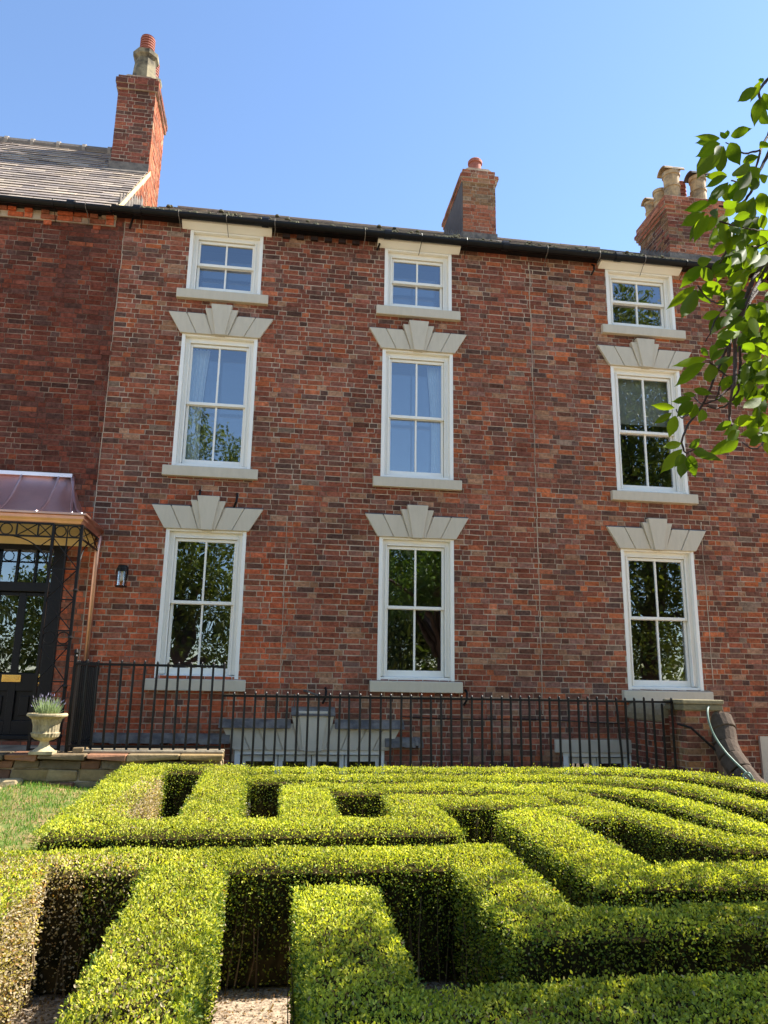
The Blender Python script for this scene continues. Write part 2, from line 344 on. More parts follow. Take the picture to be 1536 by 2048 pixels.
def make_lintel(house, xc, zb, wb, wt, h, kh, kb, kt, nv=2, y=None, lead=False, rebate=.085):
    """splayed voussoir lintel with a stepped keystone; wb, wt are bottom and top widths"""
    y0 = D - .045
    l = MB(); half_b, half_t = wb / 2, wt / 2
    def edge(t): return (half_b * t, half_t * t)
    s_in_b, s_in_t = kb / 2 + .042, kt / 2 + .085
    for sg in (-1, 1):
        for i in range(nv):
            t0, t1 = i / nv, (i + 1) / nv
            b0 = s_in_b + (half_b - s_in_b) * t0; b1 = s_in_b + (half_b - s_in_b) * t1
            u0 = s_in_t + (half_t - s_in_t) * t0; u1 = s_in_t + (half_t - s_in_t) * t1
            gap = .006
            P = [(b0 + (gap if i else 0), 0), (b1 - (gap if i < nv - 1 else 0), 0), (u1 - (gap if i < nv - 1 else 0), h), (u0 + (gap if i else 0), h)]
            P = [(xc + sg * a, zb + b) for a, b in P]
            if sg < 0: P = P[::-1]
            l.prism_y(P, y0, D + .06)
    # backing that closes the joints, and the stepped shoulder beside the keystone
    P = [(xc - half_b + .01, zb + .004), (xc + half_b - .01, zb + .004), (xc + half_t - .01, zb + h - .004), (xc - half_t + .01, zb + h - .004)]
    l.prism_y(P, y0 + .018, D + .05)
    sh = h + (kh - h) * .58
    l.prism_y([(xc - s_in_b, zb - .002), (xc + s_in_b, zb - .002), (xc + s_in_t, zb + sh), (xc - s_in_t, zb + sh)], y0 - .018, D + .055)
    lo = l.build('lintel', M['grey'], house, bevel=.006)
    k = MB(); k.prism_y([(xc - kb / 2, zb - .012), (xc + kb / 2, zb - .012), (xc + kt / 2, zb + kh), (xc - kt / 2, zb + kh)], y0 - .045, D + .058)
    k.build('keystone', M['grey'], lo, bevel=.006)
    # sooty mortar fillet on top
    if lead:
        q = MB()
        for a, b, zz in ((xc - half_t - .02, xc - s_in_t - .01, zb + h), (xc + s_in_t + .01, xc + half_t + .02, zb + h), (xc - s_in_t - .01, xc + s_in_t + .01, zb + kh)):
            q.prism_x([(D - .115, zz - .055), (D - .05, zz + .012), (D + .01, zz + .06), (D + .01, zz + .002), (D - .108, zz - .06)], a, b)
        q.build('flashing', M['lead'], lo)
    else:
        q = MB()
        for a, b, zz in ((xc - half_t, xc - s_in_t - .002, zb + h + .001), (xc + s_in_t + .002, xc + half_t, zb + h + .001), (xc - kt / 2 - .0, xc + kt / 2, zb + kh + .001)):
            q.prism_x([(D - .04, zz), (D - .012, zz + .02), (D + .02, zz + .02), (D + .02, zz)], a, b)
        q.build('mortar_fillet', M['render'], lo)
    return lo

# ------------------------------------------------------------------ roofs
def slate_roof(mb, x0, x1, y0, z0, y1, z1, cols, gauge=.19, wid=.26, m=0, lift=.012):
    L = math.hypot(y1 - y0, z1 - z0); dy, dz = (y1 - y0) / L, (z1 - z0) / L; ny, nz = -dz, dy
    rows = int(L / gauge) + 1
    mb.add([(x0, y0, z0), (x1, y0, z0), (x1, y1, z1), (x0, y1, z1)], [(0, 1, 2, 3)], m, lin((50, 48, 50)))
    for r in range(rows):
        s0 = r * gauge; s1 = min(s0 + gauge * 1.35, L); x = x0 - (wid / 2 if r % 2 else 0)
        while x < x1:
            a, b = max(x, x0), min(x + wid - .008, x1); x += wid
            if b - a < .03: continue
            t0 = lift * 1.9 + random.gauss(0, .003); t1 = lift * .35; j = random.gauss(0, .006)
            c = random.choice(cols); k = random.gauss(1, .10); c = tuple(v * k for v in lin(c))
            P = []
            for (xx, s, t) in ((a, s0 + j, t0), (b, s0 + j, t0), (b, s1, t1), (a, s1, t1)): P.append((xx, y0 + dy * s + ny * t, z0 + dz * s + nz * t))
            for (xx, s) in ((a, s0 + j), (b, s0 + j)): P.append((xx, y0 + dy * s + ny * (t0 - .011), z0 + dz * s + nz * (t0 - .011)))
            mb.add(P, [(0, 1, 2, 3), (4, 5, 1, 0), (4, 0, 3), (5, 2, 1)], m, c)
def pot(mb, x, y, z, r, h, kind, m=0):
    if kind == 'roll': prof = [(r * 1.05, z), (r * 1.05, z + h * .1), (r, z + h * .12), (r * .92, z + h * .78), (r * 1.12, z + h * .8), (r * 1.12, z + h * .93), (r * .95, z + h)]
    elif kind == 'louvre':
        prof = [(r, z), (r, z + h * .25)]
        for i in range(5): q = z + h * (.25 + .14 * i); prof += [(r * 1.12, q + .005), (r * 1.12, q + h * .08), (r * .88, q + h * .085), (r * .88, q + h * .135)]
        prof += [(r * 1.05, z + h * .97), (r * .9, z + h)]
    else: prof = [(r, z), (r * .97, z + h * .45), (r * 1.08, z + h * .46), (r * 1.08, z + h * .52), (r * .97, z + h * .54), (r * 1.0, z + h * .86), (r * 1.13, z + h * .87), (r * 1.13, z + h)]
    mb.lathe(x, y, prof, 20, m)
def hood_cap(mb, x, y, z, r, m=0):              # bent half-round clay cowl over a pot
    n = 9; vs = []
    for s in (-1, 1):
        for i in range(n):
            q = math.pi * i / (n - 1); vs.append((x + s * r * 1.35, y + r * 1.1 * math.cos(q), z - .02 + r * .75 * math.sin(q)))
    for s in (-1, 1):
        for i in range(n):
            q = math.pi * i / (n - 1); vs.append((x + s * r * 1.35, y + r * .95 * math.cos(q), z - .02 + r * .62 * math.sin(q)))
    fs = [(i, i + 1, n + i + 1, n + i) for i in range(n - 1)] + [(2 * n + i, 3 * n + i, 3 * n + i + 1, 2 * n + i + 1) for i in range(n - 1)]
    fs += [(i, 2 * n + i, 2 * n + i + 1, i + 1) for i in range(n - 1)] + [(n + i, n + i + 1, 3 * n + i + 1, 3 * n + i) for i in range(n - 1)]
    mb.add(vs, fs, m)

# ================================================================== THE HOUSES
EAVE = 8.285
XJ, XR = -2.45, 6.52            # party lines: left house | middle house | right house
PITCH = math.tan(rad(34.5))
def wall_with(house, x0, x1, z0, z1, holes, pal, mortar='mortar'):
    mb = MB(); H = [(a - x0, b - x0, c - z0, d - z0) for a, b, c, d in holes]
    sheet(mb, (x0, D + .004, z0), (1, 0, 0), (0, 0, 1), x1 - x0, z1 - z0, H, 1)
    bricks(mb, (x0, D + .004, z0), (1, 0, 0), (0, 0, 1), (0, -1, 0), x1 - x0, z1 - z0, lambda u, v: pal(u + x0, v + z0), H)
    return mb.build('wall', [M['brick'], M[mortar]], house)
mid = thing('terraced_house', 'tall red brick house with three columns of white sash windows and grey keystone lintels', 'house')
CX = [(-1.505, -.44), (1.385, 2.448), (4.935, 6.068)]
ROWS = {0: (7.185, 8.16), 1: (4.535, 6.50), 2: (1.69, 3.655)}
zofs = {(2, 2): (-.05, -.01), (1, 2): (.022, .012), (2, 1): (-.02, .012)}
holes = []; wins = []
for c in range(3):
    for r in range(3):
        a, b = CX[c]; z0, z1 = ROWS[r]; d0, d1 = zofs.get((c, r), (0, 0)); z0 += d0; z1 += d1
        if c == 1 and r == 0: a, b = 1.395, 2.435
        holes.append((a + .004, b - .004, z0, z1 + (.06 if r == 0 else -.002))); wins.append((c, r, a, b, z0, z1))
holes += [(-.43, 1.50, -.5, .81), (3.95, 4.95, -.5, .80)]
def pal_main(x, z):
    n = math.sin(x * 1.7 + z * .6) + math.sin(z * 1.3 - x * .8 + 2)
    if x < .1 + random.gauss(0, .015) and z < 3.75 + .35 * math.sin(x * 3) : return PAL_CLEAN if random.random() < .86 else PAL_MAIN
    if x > 3.7 + random.gauss(0, .1): return PAL_RIGHT
    if z > 7.1 and random.random() < .45: return PAL_SOOT
    return PAL_RIGHT if n > .9 and random.random() < .6 else PAL_MAIN
wall_with(mid, XJ, XR, -.9, 8.33, holes, pal_main)
for c, r, a, b, z0, z1 in wins:
    k = dict(secondary=(c < 2 and r < 2))
    if r == 0: k.update(hood=True, sill=(.12, .155), split=.52)
    if r == 1: k.update(sill=(.11, .155), split=.50)
    if r == 2: k.update(sill=(.10, .155), split=.52)
    if (c, r) == (0, 1): k['curtain'] = (a + .05, a + .38, .25)
    if (c, r) == (1, 1): k['curtain'] = (b - .1, b - .34, .35)
    if (c, r) == (2, 1): k['blind'] = 5.68
    make_window(mid, a, b, z0, z1, **k)
    if r: make_lintel(mid, (a + b) / 2 + .0, z1 - .002, b - a + .05, b - a + .42, .315, .46, .14, .30)
# basement: wide tripartite window under a broad lintel, and a smaller one to the right
def low_window(x0, x1, z1, bays):
    f = MB(); f.box(x0, x0 + .07, D - .01, D + .2, -.45, z1); f.box(x1 - .07, x1, D - .01, D + .2, -.45, z1); f.box(x0 + .07, x1 - .07, D - .006, D + .2, z1 - .06, z1)
    n = len(bays)
    win = f.build('window', M['white'], mid, bevel=.004)
    s = MB(); g = MB(); xs = x0 + .085; tot = sum(bays); W = x1 - x0 - .17
    for b in bays:
        xe = xs + W * b / tot
        s.box(xs, xs + .055, D + .07, D + .12, -.42, z1 - .075); s.box(xe - .055, xe, D + .07, D + .12, -.42, z1 - .075)
        s.box(xs + .055, xe - .055, D + .072, D + .118, z1 - .15, z1 - .075); s.box(xs + .055, xe - .055, D + .072, D + .118, -.42, -.35)
        g.add([(xs + .055, D + .1, -.35), (xe - .055, D + .1, -.35), (xe - .055, D + .1, z1 - .15), (xs + .055, D + .1, z1 - .15)], [(0, 1, 2, 3)])
        xs = xe + .012
    s.build('casement', M['white'], win, bevel=.004); g.build('pane', M['glass'], win)
    r = MB(); r.box(x0 - .3, x1 + .3, D + 2, D + 2.02, -.8, z1 + .2); r.box(x0 - .3, x0 - .28, D + .21, D + 2, -.8, z1 + .2); r.box(x1 + .28, x1 + .3, D + .21, D + 2, -.8, z1 + .2); r.box(x0 - .3, x1 + .3, D + .21, D + 2, z1 + .2, z1 + .22)
    r.build('room_lining', M['room'], win)
    s = MB(); s.box(x0 - .08, x1 + .08, D - .07, D + .05, -.6, -.452); s.build('sill', M['grey'], win, bevel=.006)
low_window(-.43, 1.50, .815, (1.05, .95, .95, 1.05))
make_lintel(mid, .55, .812, 2.0, 2.36, .33, .49, .24, .38, nv=4, lead=True)
low_window(3.95, 4.95, .80, (1, 1))
lt = MB(); lt.box(3.83, 5.03, D - .04, D + .06, .798, .965); lt.build('lintel', M['grey'], mid, bevel=.006)
# lead-dressed ledge low on the wall
for a, b, z in ((-2.2, -.5, .98), (1.50, 2.0, .95)):
    lg = MB(); n = 14
    for i in range(n):
        u, v = a + (b - a) * i / n, a + (b - a) * (i + 1) / n; q = random.gauss(0, .008)
        lg.prism_x([(D - .14, z - .09 + q), (D - .12, z - .03 + q), (D - .02, z + .03 + q * .3), (D + .01, z + .03), (D + .01, z - .1)], u, v)
    lg.build('flashing', M['lead'], mid)
# roof of the middle house
RY0, RY1 = D - .17, 14.15
RZ0 = EAVE + .02; RZ1 = RZ0 + (RY1 - RY0) * PITCH
SL = [(124, 116, 106), (108, 102, 98), (140, 130, 116), (96, 92, 92), (150, 138, 120)]
rf = MB(); slate_roof(rf, XJ + .01, XR - .01, RY0, RZ0, RY1, RZ1, SL)
rf.add([(XJ + .01, RY1, RZ1), (XR - .01, RY1, RZ1), (XR - .01, RY1 + 4, RZ1 - 2.8), (XJ + .01, RY1 + 4, RZ1 - 2.8)], [(0, 1, 2, 3)], 0, lin((100, 95, 90)))
roof = rf.build('roof', M['slate'], mid)
mo = MB()
for i in range(150):                             # tufts of moss and lifted tile edges along the eaves line
    x = random.uniform(XJ + .2, XR); s = random.choice((.02, .1, .5, 1.2, 2.0, 3.5)) * random.random()
    y = RY0 + s * .817; z = RZ0 + s * .576 + .02; r = random.uniform(.015, .04)
    mo.lathe(x, y, [(r * 1.3, z - .01), (r, z + r * .6), (r * .3, z + r)], 6, 0)
mo.build('moss', mat('roof_moss', lin((86, 82, 60)), 1, noise=.4, nscale=30), roof)['kind'] = 'stuff'
rt = MB(); x = XJ + .1
while x < XR - .1:
    rt.tube([(x, RY1, RZ1 - .03), (x + .447, RY1, RZ1 - .03 + random.gauss(0, .004))], .085, 10, 0, lin((110, 96, 84))); x += .45
rt.build('ridge_tiles', M['slate'], roof)

def make_gutter(house, x0, x1, z=EAVE, brk=()):
    g = MB(); yc = D - .19; r = .068; n = 9; vs = []
    for x in (x0, x1):
        for rr in (r, r - .008):
            for i in range(n): q = math.pi + math.pi * i / (n - 1); vs.append((x, yc + rr * math.cos(q), z + rr * math.sin(q)))
    for i in range(n - 1):
        pass
    fs = [(i, i + 1, 2 * n + i + 1, 2 * n + i) for i in range(n - 1)] + [(n + i, 3 * n + i, 3 * n + i + 1, n + i + 1) for i in range(n - 1)]
    fs += [(0, 2 * n, 3 * n, n), (n - 1, 2 * n - 1, 4 * n - 1, 3 * n - 1)]
    g.add(vs, fs)
    for x in np.arange(x0 + .35, x1, 1.83): g.tube([(x - .05, yc, z - .006), (x + .05, yc, z - .006)], .074, 14)
    g.box(x0, x1, D - .11, D - .0, z - .035, z + .03)         # fascia board behind the gutter
    go = g.build('gutter', M['black'], house, smooth=False)
    for x in brk:
        b = MB(); b.tube([(x, yc - .06, z + .03), (x, yc - .078, z - .02), (x + .004, yc - .05, z - .07), (x + .01, yc + .03, z - .085)], .006, 6)
        b.tube([(x + .01, yc + .03, z - .08), (x + random.gauss(0, .02), D - .005, z - .19)], .005, 6)
        b.build('gutter_bracket', M['lead'] if random.random() < .8 else M['iron'], go)
    return go
make_gutter(mid, XJ - .15, XR, EAVE, [-2.2, -1.66, -.98, -.28, 1.06, 1.92, 2.62, 3.9, 4.75, 5.5, 6.2])
for x, z in ((-2.34, 8.17), (1.30, 8.2), (4.72, 8.12), (-.6, 4.08), (-1.1, 4.1), (2.6, 1.5), (.7, 1.5)):
    cl = MB(); cl.tube([(x, D - .002, z + .1), (x + .01, D - .05, z + .06), (x + .0, D - .07, z - .03), (x - .03, D - .02, z - .1)], .016, 6)
    cl.build('wall_hook', M['iron'], mid)
for sx, a, b in ((XJ, 1.0, 8.2), (3.68, 1.3, 8.15), (.10, 1.3, 3.9), (6.22, 1.7, 4.1)):
    z = a; sm_ = MB()
    while z < b:
        h_ = random.uniform(.05, .3); q = random.gauss(0, .004); sm_.box(sx - .004 + q, sx + .005 + q + abs(random.gauss(0, .002)), D - .004, D + .003, z, min(z + h_, b)); z += h_
    sm_.build('mortar_seam', M['mortar'], mid)
cbm = MB(); cbm.tube([(1.72 + .24 * i, D - .012, 1.245 - .012 * math.sin(i * .6) - .004 * i) for i in range(14)], .006, 5); cbm.build('cable', M['iron'], mid)
cbm = MB(); cbm.tube([(.42, D - .003, 1.56), (.46, D - .10, 1.55), (.60, D - .13, 1.50)], .014, 8); cbm.tube([(.30, D - .012, 1.52), (.31, D - .012, 1.25)], .006, 5); cbm.build('pipe_stub', M['lead'], mid)
# dentil corbel bricks beneath the eaves
for x in np.arange(-.16, .9, .21):
    db = MB(); db.box(x, x + .11, D - .055, D + .0, 8.16, 8.225, 0, lin((58, 46, 44)))
    db.build('corbel_brick', M['brick'], mid)
# chimney in the middle (grey rendered flank, one terracotta pot)
def chimney(roof, x0, x1, y0, y1, zlo, ztop, pal, cap, faces='fblr', mats=None, render_left=False, flash=None, capgrow=.045):
    mb = MB(); brick_block(mb, x0, x1, y0, y1, zlo, ztop, pal, faces)
    z = ztop
    for g, h in cap: brick_block(mb, x0 - g, x1 + g, y0 - g, y1 + g, z + .0005, z + h, pal, 'fblr'); z += h
    if render_left: mb.box(x0 - .022, x0 - .001, y0 + .002, y1, zlo, ztop - .002, 2)
    mb.prism_y([(x0 + .02, z), (x1 - .02, z), (x1 - .12, z + .07), (x0 + .12, z + .07)], y0 + .03, y1 - .03, 3)
    ch = mb.build('chimney', [M['brick'], M['mortar'], M['render'], M['mortar']], roof)
    if flash:
        f = MB(); zb = flash(y0)
        f.box(x0 - .02, x1 + .02, y0 - .016, y0 - .007, zb - .05, zb + .14); f.hexa([(x0 - .1, y0 - .20, zb - .13), (x1 + .1, y0 - .20, zb - .13), (x1 + .1, y0 - .012, zb + .005), (x0 - .1, y0 - .012, zb + .005), (x0 - .1, y0 - .20, zb - .118), (x1 + .1, y0 - .20, zb - .118), (x1 + .1, y0 - .012, zb + .02), (x0 - .1, y0 - .012, zb + .02)])
        n = 9
        for sx, xx in ((-1, x0), (1, x1)):
            for i in range(n):
                ya, yb_ = y0 + (y1 - y0) * i / n, y0 + (y1 - y0) * (i + .92) / n; za = flash(ya)
                f.box(min(xx, xx + sx * .03), max(xx, xx + sx * .03), ya, yb_, za - .05, za + .16)
        f.build('flashing', M['lead'], ch)
    return ch, z
rz = lambda y: RZ0 + (y - RY0) * PITCH
ch, zt = chimney(roof, 3.13, 3.76, 12.3, 13.85, 9.6, 10.98, lambda u, v: PAL_ORANGE if v < .9 else PAL_OLD, [(.03, .08), (.055, .08), (.0, .13)], render_left=True, flash=rz)
p = MB(); pot(p, 3.46, 12.62, zt + .05, .125, .40, 'roll'); p.build('chimney_pot', M['terracotta'], ch, smooth=False)
# chimney on the right party wall, six pots
chr_, zt = chimney(roof, 7.24 - .62, 8.42 - .62, 12.32, 13.5, 9.5, 10.72, lambda u, v: PAL_ORANGE if v < .55 else PAL_OLD, [(.03, .08), (.06, .08), (.09, .08), (.06, .17)], flash=rz) if False else (None, None)

# ---------------- the left house
lef = thing('terraced_house', 'darker maroon brick house at the left edge with sunlit slate roof and copper porch', 'house')
LX0 = -9.0
lwall = wall_with(lef, LX0, XJ, -.9, 8.33, [(-3.75, -2.74, .92, 3.36)],
                  lambda x, z: PAL_CLEAN if (z < 3.9 and random.random() < .9) else (PAL_MAIN if z < 4.3 and random.random() < .5 else PAL_DARK), 'mortar_dark')
cb = MB(); cb.box(LX0, XJ - .12, D - .022, D, 8.085, 8.26, 1)
for k, z in enumerate((8.023, 8.10, 8.18)):
    x = LX0
    while x < XJ - .12:
        if k != 0 or random.random() < .45: cb.box(x, x + random.choice((.105, .21)), D - .02 - .02 * k + random.gauss(0, .004), D + .0, z, z + .066, 0, pick(PAL_CLEAN))
        x += .225 if k else .34
cb.build('corbel_course', [M['brick'], M['mortar']], lef)
LRY0, LRZ0, LRY1, LRZ1 = D - .17, EAVE + .0, 13.12, 11.40
SLL = [(158, 144, 132), (148, 136, 127), (166, 152, 137), (138, 127, 120), (172, 156, 138), (152, 138, 127)]
lr = MB(); slate_roof(lr, LX0, XJ - .11, LRY0, LRZ0, LRY1, LRZ1, SLL, gauge=.165, wid=.33, lift=.014)
lr.add([(LX0, LRY1, LRZ1), (XJ - .11, LRY1, LRZ1), (XJ - .5, LRY1 + 1.6, LRZ1 - 3.4), (LX0, LRY1 + 1.6, LRZ1 - 3.4)], [(0, 1, 2, 3)], 0, lin((110, 104, 98)))
lroof = lr.build('roof', M['slate'], lef)
rt = MB(); x = LX0
while x < XJ - .6:
    rt.tube([(x, LRY1, LRZ1 - .01), (x + .44, LRY1, LRZ1 - .01)], .10, 10, 0, lin((120, 112, 104))); rt.tube([(x + .40, LRY1, LRZ1 + .0), (x + .46, LRY1, LRZ1 + .0)], .112, 10, 0, lin((150, 140, 128))); x += .46
rt.build('ridge_tiles', M['slate'], lroof)
# gable wall standing above the lower roof next door, with pale mortar verge
gb_ = MB(); gx = XJ - .115
lz = lambda y: LRZ0 + (y - LRY0) * (LRZ1 - LRZ0) / (LRY1 - LRY0)
y0g, y1g = D - .05, LRY1
poly = [(y0g, 8.2), (13.05, 8.2), (13.05, lz(13.05) - .03), (y0g, lz(y0g) - .03)]
gb_.prism_x(poly, gx - .2, gx, 1)
bricks(gb_, (gx, D, 8.3), (0, 1, 0), (0, 0, 1), (1, 0, 0), 4.6, 3.5, PAL_ORANGE, m=0, keep=lambda u, v: v + 8.3 < lz(u + D) - .10 and u + D < 13.0)
n = 16
for i in range(n):                              # verge bed of mortar under the slate edge
    ya = y0g + (12.2 - y0g) * i / n; yb_ = y0g + (12.2 - y0g) * (i + 1) / n
    gb_.hexa([(gx - .05, ya, lz(ya) - .1), (gx + .018, ya, lz(ya) - .1), (gx + .018, yb_, lz(yb_) - .1), (gx - .05, yb_, lz(yb_) - .1), (gx - .05, ya, lz(ya) + .0), (gx + .02, ya, lz(ya) + .0), (gx + .02, yb_, lz(yb_) + .0), (gx - .05, yb_, lz(yb_) + .0)], 2, (1, 1, 1))
gable = gb_.build('gable_wall', [M['brick'], M['mortar'], mat('verge_mortar', lin((206, 184, 138)), .95, noise=.3, nscale=12)], lef)
fl = MB()
for i in range(9):
    y = D + .02 + i * .17; zz = RZ0 + (y - RY0) * PITCH
    fl.box(gx + .001, gx + .014, y, y + .15, zz - .05, zz + .24 + random.gauss(0, .02))
fl.build('flashing', M['lead'], gable)
make_gutter(lef, LX0, XJ - .16, EAVE - .02, [-3.4, -2.95, -4.2])
lzf = lambda y: lz(y)
ch, zt = chimney(lroof, -3.20, -2.562, 12.05, 13.1, 9.7, 11.93, lambda u, v: PAL_SOOT, [(.035, .10), (.05, .11), (.02, .07)], faces='fbl')
mb = MB()                                       # east flank of the stack, in a lighter orange brick palette
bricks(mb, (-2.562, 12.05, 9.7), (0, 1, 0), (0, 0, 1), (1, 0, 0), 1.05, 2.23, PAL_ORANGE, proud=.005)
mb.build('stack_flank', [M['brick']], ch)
f = MB(); yb = 12.05; zb = lz(yb)
f.box(-3.22, -2.555, yb - .02, yb - .009, zb - .02, zb + .17); f.hexa([(-3.3, yb - .17, zb - .14), (-2.57, yb - .17, zb - .14), (-2.57, yb - .01, zb + .01), (-3.3, yb - .01, zb + .01), (-3.3, yb - .17, zb - .12), (-2.57, yb - .17, zb - .12), (-2.57, yb - .01, zb + .03), (-3.3, yb - .01, zb + .03)])
for i in range(5):
    ya = yb + i * .22; f.box(-3.235, -3.207, ya, ya + .2, lz(ya) - .03, lz(ya) + .25)
f.build('flashing', M['lead'], ch)
p = MB(); cx, cy = -2.87, 12.42                  # octagonal stone pot with louvred terracotta top
def octa(prof, cx=cx, cy=cy, q0=math.pi / 8):
    vs = [(cx + r * math.cos(q0 + k * math.pi / 4), cy + r * math.sin(q0 + k * math.pi / 4), z) for r, z in prof for k in range(8)]
    return vs, [(i * 8 + k, i * 8 + (k + 1) % 8, i * 8 + 8 + (k + 1) % 8, i * 8 + 8 + k) for i in range(len(prof) - 1) for k in range(8)] + [tuple(range((len(prof) - 1) * 8, len(prof) * 8))]
z = zt + .03
vs, fs = octa([(.25, z), (.25, z + .08), (.225, z + .12), (.185, z + .62), (.205, z + .65), (.235, z + .68), (.24, z + .76), (.17, z + .80)]); p.add(vs, fs)
po = p.build('chimney_pot', M['sootstone'], ch)
p = MB(); pot(p, cx, cy, z + .79, .12, .38, 'louvre'); p.build('chimney_pot', M['terracotta'], ch)
p = MB(); vs, fs = octa([(.22, z), (.22, z + .08), (.19, z + .12), (.165, z + .5), (.2, z + .56), (.2, z + .62), (.14, z + .66)], cx + .04, 12.85); p.add(vs, fs); p.build('chimney_pot', M['sootstone'], ch)
p = MB(); pot(p, cx + .04, 12.85, z + .65, .11, .40, 'louvre'); p.build('chimney_pot', M['terracotta'], ch)

# ---------------- the right house
rig = thing('terraced_house', 'red brick house at the right edge behind the cherry branch, with clustered buff chimney pots', 'house')
RX1 = 22.0
wall_with(rig, XR, RX1, -.9, 8.33, [], lambda x, z: PAL_RIGHT if random.random() < .7 else PAL_MAIN)
rf = MB(); slate_roof(rf, XR + .01, RX1, RY0, RZ0 + .005, RY1, RZ1 + .005, SL, wid=.3)
rf.add([(XR + .01, RY1, RZ1), (RX1, RY1, RZ1), (RX1, RY1 + 4, RZ1 - 2.8), (XR + .01, RY1 + 4, RZ1 - 2.8)], [(0, 1, 2, 3)], 0, lin((100, 95, 90)))
rroof = rf.build('roof', M['slate'], rig)
make_gutter(rig, XR + .002, RX1, EAVE + .002, [7.1, 8.0])
ch, zt = chimney(rroof, 7.24, 8.40, 12.3, 13.42, 9.5, 10.78, lambda u, v: PAL_ORANGE if v < .62 else PAL_OLD + PAL_SOOT, [(.03, .07), (.06, .075), (.085, .075), (.05, .15)], flash=rz)
for x, y, r, h, kind, mt, hd in ((7.42, 13.2, .12, .46, 'plain', 'creampot', 1), (7.44, 12.86, .13, .50, 'plain', 'creampot', 0), (7.50, 12.5, .155, .66, 'plain', 'creampot', 1), (7.83, 12.75, .105, .66, 'louvre', 'terracotta', 0), (8.07, 12.5, .15, .62, 'plain', 'creampot', 2), (8.2, 13.0, .13, .5, 'plain', 'creampot', 0)):
    p = MB(); pot(p, x, y, zt + .03, r, h, kind)
    po = p.build('chimney_pot', M[mt], ch)
    if hd:
        q = MB(); hood_cap(q, x, y, zt + .03 + h + .02, r); q.build('cowl', M['creampot'] if hd == 1 else M['render'], po)
# brick arch and pale panel near the right edge
a = MB()
for i in range(15):
    q0 = rad(160 - i * 9.5); q1 = rad(160 - (i + .9) * 9.5); cx, cz = 7.75, .05
    P = [(cx + math.cos(q0) * .62, cz + math.sin(q0) * .62), (cx + math.cos(q1) * .62, cz + math.sin(q1) * .62), (cx + math.cos(q1) * .9, cz + math.sin(q1) * .9), (cx + math.cos(q0) * .9, cz + math.sin(q0) * .9)]
    a.prism_y(P[::-1], D - .035, D, 0, pick(PAL_DARK))
n = 14; P = [(7.75 + math.cos(rad(180 * i / n)) * .62, .05 + math.sin(rad(180 * i / n)) * .62) for i in range(n + 1)] + [(7.13, -.9), (8.37, -.9)]
a.prism_y(P, D - .012, D, 1)  # near-black sheet painted in for the shade inside the open arch
a.build('cellar_arch', [M['brick'], M['door']], rig)
a = MB(); a.box(6.84, 6.99, D - .04, D, -.6, 1.03); a.build('painted_jamb', M['grey'], rig)

# ------------------------------------------------------------------ front door of the left house
dx0, dx1, dz0, dz1 = -3.75, -2.74, .92, 3.36
d = MB()
d.box(dx1 - .16, dx1, D - .01, D + .16, dz0, dz1); d.box(dx0, dx0 + .16, D - .01, D + .16, dz0, dz1); d.box(dx0 + .16, dx1 - .16, D - .005, D + .16, dz1 - .07, dz1)
d.box(dx0 + .16, dx1 - .16, D + .01, D + .16, 2.75, 2.87); d.box(dx0 + .16, dx1 - .16, D - .02, D + .16, dz0, dz0 + .05)
lx0, lx1 = dx0 + .17, dx1 - .17; lm = (lx0 + lx1) / 2
d.box(lx0, lx1, D + .12, D + .15, dz0 + .05, 1.72)             # lower half of the leaf
for a, b in ((lx0, lx0 + .06), (lm - .045, lm + .045), (lx1 - .06, lx1)): d.box(a, b, D + .08, D + .119, dz0 + .05, 2.745)
d.box(lx0 + .06, lm - .045, D + .082, D + .118, 2.70, 2.745); d.box(lm + .045, lx1 - .06, D + .082, D + .118, 2.70, 2.745)
for a, b in ((lx0 + .06, lm - .045), (lm + .045, lx1 - .06)):
    d.box(a, b, D + .082, D + .118, 1.50, 1.72); d.box(a, b, D + .082, D + .118, dz0 + .05, dz0 + .22)
    d.box(a + .06, b - .06, D + .1, D + .121, dz0 + .28, 1.44)
for x in np.linspace(dx0 + .16, dx1 - .16, 4)[1:-1]: d.box(x - .012, x + .012, D + .06, D + .09, 2.87, dz1 - .07)
door = d.build('door', M['door'], lef, bevel=.005)
g = MB()
for a, b, c, e in ((lx0 + .06, lm - .045, 1.73, 2.7), (lm + .045, lx1 - .06, 1.73, 2.7), (dx0 + .16, dx1 - .16, 2.87, dz1 - .07)): g.add([(a, D + .1, c), (b, D + .1, c), (b, D + .1, e), (a, D + .1, e)], [(0, 1, 2, 3)])
g.build('pane', M['glass'], door)
b = MB(); b.box(lm - .13, lm + .10, D + .066, D + .0795, 1.61, 1.70); b.box(lm - .10, lm + .07, D + .060, D + .0655, 1.635, 1.675); b.build('letterbox', M['brass'], door, bevel=.004)
b = MB(); kx = lx1 - .008
b.tube([(kx, D + .08, 1.68), (kx, D + .04, 1.68), (kx, D + .03, 1.68), (kx, D + .0, 1.68), (kx, D - .01, 1.68)], [.04, .02, .03, .036, .015], 14); b.tube([(kx, D + .08, 1.59), (kx, D + .06, 1.59)], .022, 12); b.build('door_knob', M['brass'], door, smooth=False)
r = MB(); r.box(dx0 - .1, dx1 + .1, D + 2.5, D + 2.52, .8, 3.5); r.box(dx0 - .1, dx0 - .08, D + .17, D + 2.5, .8, 3.5); r.box(dx1 + .08, dx1 + .1, D + .17, D + 2.5, .8, 3.5); r.box(dx0 - .1, dx1 + .1, D + .17, D + 2.5, 3.5, 3.52); r.box(dx0 - .1, dx1 + .1, D + .17, D + 2.5, .78, .8); r.build('hall_lining', M['room'], door)

